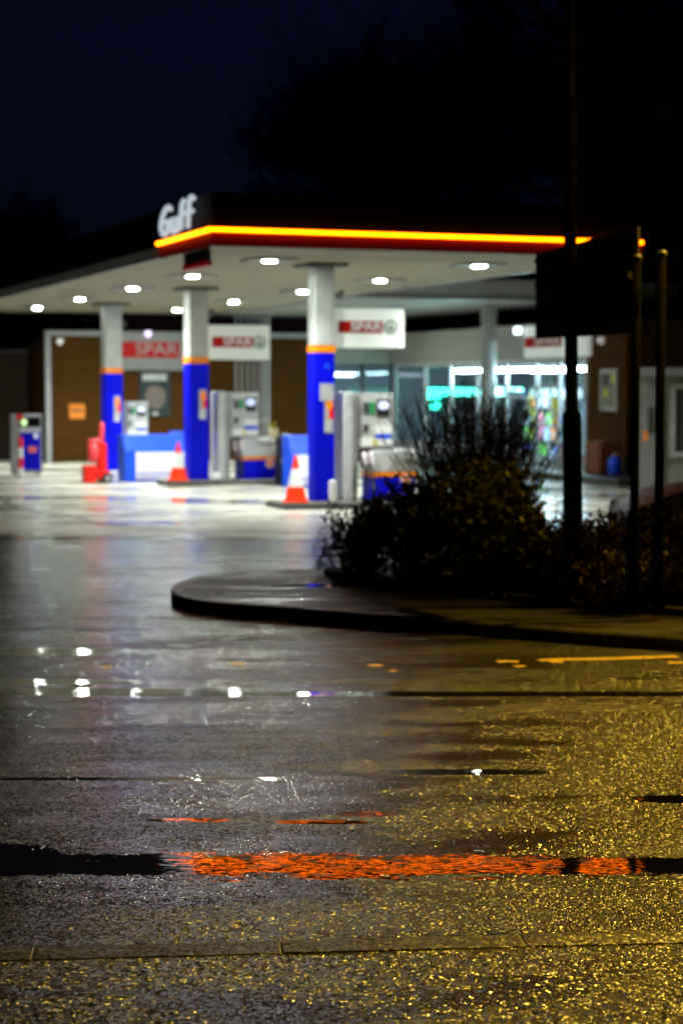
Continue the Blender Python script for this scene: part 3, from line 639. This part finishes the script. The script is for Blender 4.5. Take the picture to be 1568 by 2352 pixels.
bollard(W(U(48, 17.2), 17.2), 'red and white banded bollard in front of the air machine')
bollard(W(U(764, 2.9), 2.9, .12), 'plain white bollard at the foot of the nearest blue column', .42, False, .07)
bollard(W(U(497, 11.9), 11.9, .12), 'short pale bollard at the foot of the second pump', .18, False, .09)

# cones
def cone(p, h, lab):
    t = empty('traffic_cone', p, 0, lab, 'cone', 'traffic cones on the islands')
    r = lambda z: .165*h/.75*(1-z/h)+.025
    b = MB(); b.box(-.2*h/.75, .2*h/.75, -.2*h/.75, .2*h/.75, 0, .04); b.build('base', coneo, t, bevel=.02)
    b = MB()
    for a, c, mi in ((.041, .34, 0), (.34, .72, 1), (.72, 1.0, 0)):
        z0, z1 = (a if a < .05 else a*h), c*h; b.lathe([(r(z0), z0), (r(z1), z1)], 20, mi=mi)
    b.build('cone_body', [coneo, conew], t, smooth=False)
cone(W(U(410, 12.1), 12.1, .12), .88, 'orange and white cone on the island beside the middle column')
cone(W(U(679, 3.5), 3.5, .12), .86, 'orange and white cone on the island beside the nearest column')
# sack / white box near cone
t = empty('squeegee_bucket', W(U(628, 12.3), 12.3, 1.08), TH, 'pale bucket with squeegee handles on top of the second pump cabinet', 'bucket')
b = MB(); b.lathe([(.09, 0), (.12, .2)], 14); b.build('bucket', mat('bucket_pale', (.7, .6, .4), .4), t)
b = MB(); b.tube([(0, 0, .1), (.05, .02, .36)], .012, 6); b.tube([(-.03, 0, .1), (-.1, .02, .33)], .012, 6); b.build('handle', yellow, t)
# litter bin
t = empty('litter_bin', W(U(655, 11.6), 11.6, 0.0), TH, 'black litter bin with a domed lid beside the second pump', 'bin')
b = MB(); b.box(-.19, .19, -.19, .19, 0, .95); b.build('body', black, t, bevel=.03); b = MB(); b.lathe([(.22, .952), (.22, 1.05), (.15, 1.15), (.04, 1.18)], 16); b.build('lid', black, t, smooth=True)
b = MB(); b.box(-.17, .17, -.2, -.192, .5, .62); b.build('label_plate', grey, t)

# red fire trolley
t = empty('fire_trolley', W(U(222, 14.0), 14.0, 0), TH, 'red wheeled fire trolley with an upright handle beside the farthest column', 'trolley')
b = MB(); b.box(-.02, .28, -.2, .2, .10, .30); b.box(.02, .22, -.16, .16, .30, .95); b.build('body', red, t, bevel=.04)
b = MB(); b.tube([(.10, 0, .93), (.12, 0, 1.15), (.14, 0, 1.32), (.14, 0, 1.42)], [.07, .06, .055, .04], 10); b.build('upright_handle', mat('pinkish_red', (.85, .06, .08), .4), t, smooth=True)
b = MB(); b.tube([(-.2, -.05, .95), (.1, -.05, .98)], .07, 10); b.lathe([(.06, .5), (.13, .56), (.13, .86), (.05, .93)], 14, cx=-.1, cy=-.1); b.build('bucket', mat('pinkish_red'), t, smooth=True)
b = MB(); b.box(-.32, -.04, -.2, .15, .03, .42); b.build('sand_box', red, t, bevel=.02)
for y in (-.24, .24):
    b = MB(); b.tube([(.2, y-.03, .12), (.2, y+.03, .12)], .12, 16, 0); b.tube([(.2, y-.035, .12), (.2, y+.035, .12)], .05, 12, 1); b.build('wheel', [black, lgrey], t)
# blue bin & timber crate by shop pier
Yq = W(12.9, 12.5)
t = empty('timber_crate', W(13.2, V(1386, 13.2), .16), TH, 'brown timber crate against the brick pier', 'crate')
b = MB()
for k in range(5): b.box(-.3, .3, -.35+k*.14, -.23+k*.14, 0, .78)
b.box(-.32, -.301, -.36, .36, .1, .18); b.box(-.32, -.301, -.36, .36, .6, .68); b.build('slats', timber, t)
t = empty('gas_bottle', W(12.95, V(1411, 12.95), .16), TH, 'small bright blue gas bottle beside the timber crate', 'gas bottle')
b = MB(); b.lathe([(.12, 0), (.15, .04), (.15, .38), (.08, .46)], 16); b.build('cylinder', lblue, t, smooth=True); b = MB(); b.tube([(0, 0, .46), (0, 0, .54)], .035, 8); b.build('valve', steel, t)

# ------------------------------------------------------------------ white cabin right, dark buildings
def px_pt(px, Y, z=0): return Vector(((px-CX)/F*Y, Y, z))
Yc = 36.0
cb = empty('white_cabin', (5.727, 36, 0), R(-10), 'white fronted cabin with a door and window behind the dark car', 'building')
xa = (1468-CX)/F*Yc; z1 = Z(893, Yc)
b = MB(); b.box(xa, xa+5, Yc, Yc+3, 0, 2.44); b.build('wall', mat('cabin_white', (.22, .22, .21), .5, noise=.08), cb)
b = MB(); b.box(xa-.1, xa+5.2, Yc-.25, Yc+4.2, 2.443, 2.6); b.build('roof', grey, cb)
xd = (1474-CX)/F*Yc
b = MB(); b.box(xd, xd+.42, Yc-.04, Yc-.002, .05, 2.1); d_ = b.build('door', mat('door_white', (.20, .20, .20), .5), cb)
b = MB(); b.box(xd+.1, xd+.22, Yc-.05, Yc-.042, 1.35, 1.85, 0); b.box(xd+.02, xd+.10, Yc-.05, Yc-.042, 1.2, 1.4, 1); b.build('notice', [dgrey, orange], d_)
b = MB(); b.box(xd+.34, xd+.40, Yc-.1, Yc-.042, .95, 1.0); b.build('handle', steel, d_)
xw = (1536-CX)/F*Yc
b = MB(); b.box(xw, xw+.1, Yc-.06, Yc-.002, .9, 2.3); b.box(xw+.1, xw+1.5, Yc-.06, Yc-.002, 2.2, 2.3); b.box(xw+.1, xw+1.5, Yc-.06, Yc-.002, .9, 1.0); b.box(xw+.75, xw+.8, Yc-.05, Yc-.002, 1.0, 2.2); w_ = b.build('window', white, cb)
b = MB(); b.box(xw+.1, xw+1.5, Yc-.02, Yc-.003, 1.0, 2.2); b.build('pane', dgrey, w_)
for c_ in kids(cb): c_.location = (-5.727, -36, 0)
hb = empty('dark_house', (0, 0, 0), 0, 'unlit dark brick house behind the white cabin', 'house')
b = MB(); b.box(9, 24, 52, 60, 0, 5.2); b.build('wall', brickd, hb)
b = MB(); b.add([(8.6, 51.6, 5.2), (24.4, 51.6, 5.2), (24.4, 60.4, 5.2), (8.6, 60.4, 5.2), (8.6, 56, 8.2), (24.4, 56, 8.2)], [(0, 1, 5, 4), (2, 3, 4, 5), (1, 2, 5), (3, 0, 4), (3, 2, 1, 0)]); b.build('roof', dgrey, hb)
b = MB(); b.box(9.4, 10.4, 51.93, 51.997, 2.6, 4.0); f = b.build('window', grey, hb); b = MB(); b.box(9.5, 10.3, 51.91, 51.929, 2.7, 3.9); b.build('pane', black, f)
hb = empty('dark_house', (0, 0, 0), 0, 'unlit house with a pale roof edge beyond the canopy at the picture edge', 'house')
hb['label'] = 'unlit house with a pale grey gutter beyond the long end of the fuel canopy'
b = MB(); b.box(-30, -14.4, 88, 98, 0, 9.4); b.build('wall', brickd, hb)
b = MB(); b.box(-30.3, -14.2, 87.6, 98.3, 9.403, 9.65); b.build('roof', mat('pale_gutter', (.16, .16, .17), .6), hb)
b = MB(); b.box(-15.6, -15.35, 87.85, 87.997, 6, 9.4); b.box(-14.75, -14.42, 87.85, 87.997, 6, 9.4); b.build('downpipe', mat('pale_gutter'), hb)
# brick flank behind air machine
hb = empty('boundary_wall', (0, 0, 0), 0, 'dark unlit brick boundary wall beyond the air machine', 'wall')
a = W(-14, 28.5); b = MB(); b.box(-16, 2.7, 29.2, 29.5, 0, 3.3); w_ = b.build('brickwork', brickd, hb); b = MB(); b.box(-16, 2.7, 29.15, 29.55, 3.303, 3.4); b.build('coping', dgrey, hb); hb.location = W(0, 0); hb.rotation_euler = (0, 0, TH)

# ------------------------------------------------------------------ lighting column, sign board, posts
lp = empty('street_lamp', (2.21, 17.75, .16), 0, 'tall dark street lighting column rising from the planted bed', 'street lamp')
lp.rotation_euler = (0, R(-1.0), 0)
b = MB(); b.tube([(0, 0, 0), (0, 0, 1.72), (0, 0, 1.80), (0, 0, 1.84), (0, 0, 4.2), (0, 0, 8.0)], [.092, .092, .088, .062, .06, .05], 20); b.build('pole', polem, lp, smooth=True)
b = MB(); b.box(-.045, .045, -.096, -.09, .5, 1.1); b.build('access_door', polem, lp)
b = MB(); b.tube([(0, 0, 7.95), (0, -.3, 8.1), (0, -1.3, 8.15)], [.035, .03, .03], 10); b.box(-.13, .13, -1.95, -1.25, 8.10, 8.22); b.build('lamp_head', steel, lp, bevel=.03)
b = MB(); b.box(-.10, .10, -1.9, -1.35, 8.06, 8.098); b.build('lamp_glass', grey, lp)


def post(x, y, h, lab):
    t = empty('sign_post', (x, y, .16), 0, lab, 'post', 'sign posts in the planted bed')
    b = MB(); b.tube([(0, 0, 0), (0, 0, h)], .042, 16); b.build('pole', polem, t, smooth=True)
    b = MB(); b.lathe([(.048, h), (.048, h+.03), (.03, h+.05)], 16); b.build('cap', dgrey, t)
    b = MB(); b.lathe([(.055, 0), (.055, .9), (.043, .94)], 16); b.build('sleeve', polem, t)
post(2.66, 17.0, 3.2, 'round dark sign post holding the edge of the big board')
post(2.85, 16.8, 3.22, 'round dark sign post standing alone beside the board')
bdx0, bdy0, bdx1, bdy1 = 1.93, 18.75, 2.68, 17.08
ang = math.atan2(bdy1-bdy0, bdx1-bdx0); Lb = math.hypot(bdx1-bdx0, bdy1-bdy0)
t = empty('direction_sign', (bdx0, bdy0, 2.7), ang, 'back of a large dark rectangular road sign behind the lighting column', 'sign')
b = MB(); b.add([(0, 0, 0), (Lb, 0, 0), (Lb, .02, 0), (0, .02, 0), (0, 0, .84), (Lb, 0, .965), (Lb, .02, .965), (0, .02, .84)], [(3, 2, 1, 0), (4, 5, 6, 7), (0, 1, 5, 4), (1, 2, 6, 5), (2, 3, 7, 6), (3, 0, 4, 7)]); b.build('panel', mat('sign_back', (.16, .14, .12), .5, noise=.15), t)
b = MB()
for z in (.18, .5, .74): b.box(.02, Lb-.02, -.03, -.002, z, z+.04)
b.build('rail', dgrey, t)
b = MB(); b.box(Lb-.1, Lb-.01, -.09, -.03, .5, .56); b.build('clamp', dgrey, t)

# ------------------------------------------------------------------ car
def car(loc, rz, lab):
    t = empty('parked_car', loc, rz, lab, 'car')
    paint = mat('navy_car_paint', (.008, .012, .05), .45, spec=.2)
    # stations: x, z_bottom, z_belt, z_top, half width belt, half width top
    S = [(0, .35, .55, .62, .62, .58), (.08, .25, .62, .76, .78, .70), (.5, .2, .70, .92, .85, .72), (1.15, .2, .76, 1.02, .87, .70), (1.35, .2, .80, 1.10, .87, .68), (2.0, .2, .86, 1.42, .88, .60),
         (2.9, .2, .88, 1.46, .88, .60), (3.6, .22, .90, 1.38, .87, .58), (4.05, .28, .90, 1.05, .82, .56), (4.15, .38, .80, .86, .74, .54)]
    b = MB(); n = 8; vs = []
    for x, zb, zm, zt, wb, wt in S: vs += [(x, -wb*.92, zb), (x, -wb, (zb+zm)/2), (x, -wb, zm), (x, -wt, zt), (x, wt, zt), (x, wb, zm), (x, wb, (zb+zm)/2), (x, wb*.92, zb)]
    fs = [(i*n+k, i*n+(k+1) % n, (i+1)*n+(k+1) % n, (i+1)*n+k) for i in range(len(S)-1) for k in range(n)]+[tuple(range(n-1, -1, -1)), tuple((len(S)-1)*n+k for k in range(n))]
    b.add(vs, fs); b.build('body', paint, t, smooth=True, bevel=.02)
    gm = mat('car_glass', (.01, .012, .015), .05)
    b = MB()
    for s_ in (-1, 1): b.add([(1.5, s_*.855, .87), (3.5, s_*.86, .93), (3.3, s_*.64, 1.36), (2.1, s_*.65, 1.36)], [(0, 1, 2, 3)])
    b.build('side_window', gm, t)
    b = MB(); b.add([(1.3, -.7, 1.09), (1.3, .7, 1.09), (1.95, .58, 1.42), (1.95, -.58, 1.42)], [(0, 1, 2, 3)]); b.build('windscreen', gm, t)
    for x in (.75, 3.35):
        for s_ in (-1, 1):
            b = MB(); b.tube([(x, s_*.7, .31), (x, s_*.9, .31)], .31, 24); w_ = b.build('wheel', black, t); b = MB(); b.tube([(x, s_*.895, .31), (x, s_*.91, .31)], .2, 18); b.build('rim', steel, w_)
    for s_ in (-1, 1):
        b = MB(); b.tube([(.06, s_*.58, .68), (.22, s_*.66, .72)], [.09, .1], 12); b.build('headlight', mat('headlight_lens', (.7, .6, .8), .05, .5), t, smooth=True)
        b = MB(); b.box(1.5, 1.66, s_*.97-.08, s_*.97+.08, .96, 1.1); b.build('mirror', paint, t, bevel=.03)
car((3.52, 23.6, 0), R(6), 'dark navy car parked behind the red-brown hedge, its nose towards the lighting column')

# ------------------------------------------------------------------ vegetation
def leaf_mat(name, c1, c2, rough=.5):
    m = bpy.data.materials.new(name); m.use_nodes = True; nt = m.node_tree; b = nt.nodes['Principled BSDF']
    g = nt.nodes.new('ShaderNodeNewGeometry'); mx = nt.nodes.new('ShaderNodeMix'); mx.data_type = 'RGBA'
    nt.links.new(g.outputs['Random Per Island'], mx.inputs[0]); mx.inputs[6].default_value = (*c1, 1); mx.inputs[7].default_value = (*c2, 1)
    nt.links.new(mx.outputs[2], b.inputs['Base Color']); b.inputs['Roughness'].default_value = rough; return m
twig_m = mat('twig_bark', (.055, .035, .028), .5, noise=.3, nscale=20)
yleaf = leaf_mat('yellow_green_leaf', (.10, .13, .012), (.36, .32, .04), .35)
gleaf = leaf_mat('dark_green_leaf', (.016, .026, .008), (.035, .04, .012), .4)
rleaf = leaf_mat('red_brown_leaf', (.03, .010, .008), (.045, .018, .012), .55)
pleaf = leaf_mat('grey_leaf', (.06, .06, .045), (.11, .10, .07), .35)
random.seed(5); rnd = random.random; ru = random.uniform
def leaf(b, p, s, up=.3):
    d = Vector((ru(-1, 1), ru(-1, 1), ru(-.6, 1)+up)).normalized(); a = d.cross(Vector((ru(-1, 1), ru(-1, 1), ru(-1, 1)))).normalized()
    p = Vector(p); b.add([p, p+d*s*.5+a*s*.28, p+d*s, p+d*s*.5-a*s*.28], [(0, 1, 2, 3)])
def leafy(name, lab, cx, cy, rx, ry, z0, z1, nleaf, s, m, grp, blobs=9, nst=20, spiky=0):
    t = empty(name, (cx, cy, .16), 0, lab, 'bush', grp); b = MB(); st = MB()
    bl = []
    for k in range(blobs):
        a = ru(0, 6.28); q = math.sqrt(rnd())*.75; bl.append((rx*q*math.cos(a), ry*q*math.sin(a), ru(.1, .78)*(z1-z0), ru(.28, .48)))
    for k in range(nleaf):
        x, y, zc, r = random.choice(bl)
        d = Vector((random.gauss(0, 1), random.gauss(0, 1), random.gauss(0, 1))).normalized()*(rnd()**.45)
        z = zc+d.z*r*(z1-z0)*.9; zt = z if z > 0 else ru(0, .3)
        if zt > (z1-z0): zt = (z1-z0)*ru(.8, 1)
        leaf(b, (x+d.x*r*rx*1.3, y+d.y*r*ry*1.3, zt), s*ru(.6, 1.3), .3+spiky)
    for k in range(nst):
        a = ru(0, 6.28); q = ru(.2, 1); x, y = rx*q*math.cos(a), ry*q*math.sin(a); h = (z1-z0)*ru(.6, .95)
        st.tube([(x*.2, y*.2, 0), (x*.6, y*.6, h*.5), (x*.9, y*.9, h)], [.012, .008, .003], 4, caps=False)
    b.build('foliage', m, t); st.build('stems', twig_m, t)
def cX(px, Y): return (px-CX)/F*Y
g = 'bushes in the planted bed'
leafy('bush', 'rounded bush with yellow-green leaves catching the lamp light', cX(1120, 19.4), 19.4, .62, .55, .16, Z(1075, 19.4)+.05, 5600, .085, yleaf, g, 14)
leafy('bush', 'dark bush beneath the twiggy shrub, nearest the glossy footway', cX(960, 19.9), 20.0, .62, .55, .16, 1.25, 5200, .08, gleaf, g, 12)
leafy('bush', 'low dark bush at the tip of the bed beside the concrete', cX(845, 20.9), 20.7, .30, .35, .16, 1.0, 3000, .07, gleaf, g, 9)
leafy('bush', 'wispy grey-leaved bush overhanging the bed end with glinting leaf tips', cX(800, 20.8), 20.9, .34, .25, .16, .95, 1300, .05, pleaf, g, 8, 14)
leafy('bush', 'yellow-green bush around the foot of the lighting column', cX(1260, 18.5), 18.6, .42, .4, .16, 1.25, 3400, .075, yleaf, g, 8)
leafy('bush', 'low dark ground-hugging bush along the front edge of the bed', cX(1080, 19.0), 18.95, .85, .32, .16, .62, 4400, .065, gleaf, g, 10)
leafy('hedge', 'spiky red-brown low hedge in front of the sign posts', cX(1400, 18.0), 17.9, .75, .45, .16, 1.02, 7000, .055, rleaf, 'hedges', 16, 120, .9)
leafy('hedge', 'lower red-brown hedge between the posts and the dark footway', cX(1500, 17.6), 17.35, .75, .28, .16, .72, 5000, .05, rleaf, 'hedges', 14, 80, .9)
leafy('hedge', 'red-brown hedge continuing past the lone sign post', cX(1640, 18.5), 18.3, .8, .6, .16, 1.05, 5000, .055, rleaf, 'hedges', 12, 60, .9)
# fallen leaves: loose litter
b = MB()
for k in range(60):
    x = ru(.6, 2.9); y = 17.85-(x-1.95)*.75+ru(-.05, .35); leaf(b, (x, y, .2), .05, .0)
b.build('fallen_leaves', leaf_mat('dead_leaf', (.16, .07, .03), (.25, .13, .06)), kind='stuff')
# twiggy shrub
t = empty('twiggy_shrub', (cX(1095, 20.3), 20.3, .16), 0, 'tall bare twiggy shrub fanning up in front of the lit shop window', 'shrub'); random.seed(8)
b = MB(); lf = MB()
hz = Z(900, 20.3)-.16
for k in range(340):
    a = ru(0, 6.28); q = rnd()**.45; bx, by = .15*q*math.cos(a), .12*q*math.sin(a)
    sp = ru(.3, 1.15)*q; h = hz*ru(.8, 1.12)*(1-.12*q); dx, dy = sp*math.cos(a), sp*math.sin(a)*.8
    w = [ru(-.05, .05) for _ in range(6)]
    P_ = [Vector((bx, by, 0)), Vector((bx+dx*.35+w[0], by+dy*.35+w[1], h*.4)), Vector((bx+dx*.75+w[2], by+dy*.75+w[3], h*.75)), Vector((bx+dx+w[4], by+dy+w[5], h))]
    b.tube(P_, [.009, .007, .005, .002], 3, caps=False)
    for j in range(5):
        s_ = ru(.35, .95); i_ = min(2, int(s_*3)); p = P_[i_].lerp(P_[i_+1], s_*3-i_); e = p+Vector((ru(-.16, .16), ru(-.16, .16), ru(.1, .35)))
        b.tube([p, (p+e)/2+Vector((ru(-.02, .02), 0, 0)), e], [.004, .003, .0015], 3, caps=False)
        if rnd() < .5: leaf(lf, e, .04)
b.build('twigs', twig_m, t); lf.build('leaves', pleaf, t)

# trees
barkd = mat('tree_bark', (.03, .027, .025), .9)
def bare_tree(name, lab, x, y, h, spread, seed, depth=6, lean=0):
    random.seed(seed); t = empty(name, (x, y, 0), 0, lab, 'tree', 'bare trees behind the shop'); tr_, cr = MB(), MB()
    def br(p, d, L_, r, k):
        q = p+d*L_; mid = (p+q)/2+Vector((ru(-.06, .06), ru(-.06, .06), ru(-.03, .03)))*L_
        (tr_ if k < 2 else cr).tube([p, mid, q], [r, r*.85, r*.7], 6 if k < 2 else 3, caps=False)
        if k >= depth: return
        for i in range(3 if k < 4 else 4):
            e = Vector((ru(-1, 1), ru(-1, 1), ru(-.35, .8))).normalized(); nd = (d*.75+e*spread).normalized(); nd.z += .08
            br(p+d*L_*ru(.55, 1.0), nd.normalized(), L_*ru(.62, .86), r*.62, k+1)
    br(Vector((0, 0, 0)), Vector((lean, 0, 1)).normalized(), h*.32, h*.018, 0)
    tr_.build('trunk', barkd, t); cr.build('crown', barkd, t)
def pyh(py, Y): return Z(py, Y)
bare_tree('bare_tree', 'wide bare tree whose crown starts above the roof sign corner', cX(860, 84), 84, 19, .9, 21, 7)
bare_tree('bare_tree', 'bare tree behind the middle of the canopy edge', cX(1010, 80), 80, 20, .9, 33, 7)
bare_tree('bare_tree', 'tallest bare tree of the row beside the lighting column', cX(1180, 78), 78, 20, .9, 14, 7)
bare_tree('bare_tree', 'dense bare tree filling the dark corner beyond the lighting column', cX(1500, 60), 60, 21, .8, 52)
bare_tree('bare_tree', 'dense bare tree with a broad crown at the very edge beyond the white cabin', cX(1620, 66), 66, 23, .8, 71)
bare_tree('bare_tree', 'small bare tree behind the unlit house with the pale gutter', cX(20, 100), 100, 15, .8, 9)
fol = leaf_mat('evergreen_leaf', (.012, .018, .012), (.02, .028, .018), .8)
def evergreen(lab, x, y, rx, h, seed, z0=0):
    random.seed(seed); t = empty('evergreen_tree', (x, y, 0), 0, lab, 'tree', 'evergreen trees behind the station'); b = MB(); tk = MB()
    tk.tube([(0, 0, 0), (0, 0, h*.8)], [.2, .05], 8); tk.build('trunk', barkd, t)
    bl = [(ru(-.7, .7)*rx, ru(-.7, .7)*rx, ru(.2, .85)*h, ru(.2, .4)*rx) for _ in range(26)]
    for k in range(6500):
        X_, Y_, Z_, r = random.choice(bl); d = Vector((random.gauss(0, 1), random.gauss(0, 1), random.gauss(0, 1))).normalized()*rnd()**.4
        leaf(b, (X_+d.x*r*1.6, Y_+d.y*r, Z_+d.z*r*1.3), ru(.25, .5))
    b.build('crown', fol, t)
evergreen('dark evergreen tree beyond the brick wall and the air machine', cX(40, 95), 95, 4.5, 11.5, 3)
evergreen('dark evergreen tree rising beyond the lighting column and the board', cX(1490, 58), 58, 3.6, 13, 4)
evergreen('tallest dark evergreen tree in the dark corner beyond the sign posts', cX(1620, 62), 62, 4.2, 17, 6)
evergreen('low dark evergreen mass behind the shop roof', cX(1200, 75), 75, 6, 6.8, 12)

# ------------------------------------------------------------------ sky, lights
w = bpy.data.worlds.new('World'); sc.world = w; w.use_nodes = True; nt = w.node_tree; bg = nt.nodes['Background']
sky = nt.nodes.new('ShaderNodeTexSky'); sky.sky_type = 'NISHITA'; sky.sun_disc = False; sky.sun_elevation = R(-4.5); sky.sun_rotation = R(0)
sky.air_density = 1.2; sky.dust_density = .3; sky.ozone_density = 6
nt.links.new(sky.outputs[0], bg.inputs[0]); bg.inputs[1].default_value = .13

lp3 = copy_tree(lp); lp3.location = (5.6, 19.2, .16); lp3.rotation_euler = (0, 0, R(20)); lp3['label'] = 'lit amber street lamp standing beyond the bed, out past the sign posts'
for c_ in kids(lp3):
    if c_.name.startswith('lamp_glass'):
        c_.data = c_.data.copy(); c_.data.materials.clear(); c_.data.materials.append(emis('amber_lamp', (1, .60, .07), 300))
sp = bpy.data.lights.new('lamp_beam', 'SPOT'); sp.energy = 10500; sp.color = (1, .62, .06); sp.spot_size = R(98); sp.spot_blend = 1; sp.shadow_soft_size = .12
so = bpy.data.objects.new('lamp_beam', sp); COL.objects.link(so); so.parent = lp3; so.location = (0, -1.62, 8.0)
aim = Vector((-.2, 8.6, 0))-Vector((6.1, 17.7, 8.0)); q_ = Matrix.Rotation(-R(20), 3, 'Z') @ aim
so.rotation_euler = q_.to_track_quat('-Z', 'Y').to_euler()
sc.render.engine = 'CYCLES'; sc.cycles.use_denoising = True; sc.cycles.use_adaptive_sampling = False
sc.cycles.max_bounces = 6; sc.cycles.sample_clamp_indirect = 8; sc.cycles.sample_clamp_direct = 0
sc.cycles.caustics_reflective = False; sc.cycles.caustics_refractive = False
sc.view_settings.view_transform = 'Standard'; sc.view_settings.look = 'None'; sc.view_settings.gamma = 1; sc.view_settings.exposure = 0
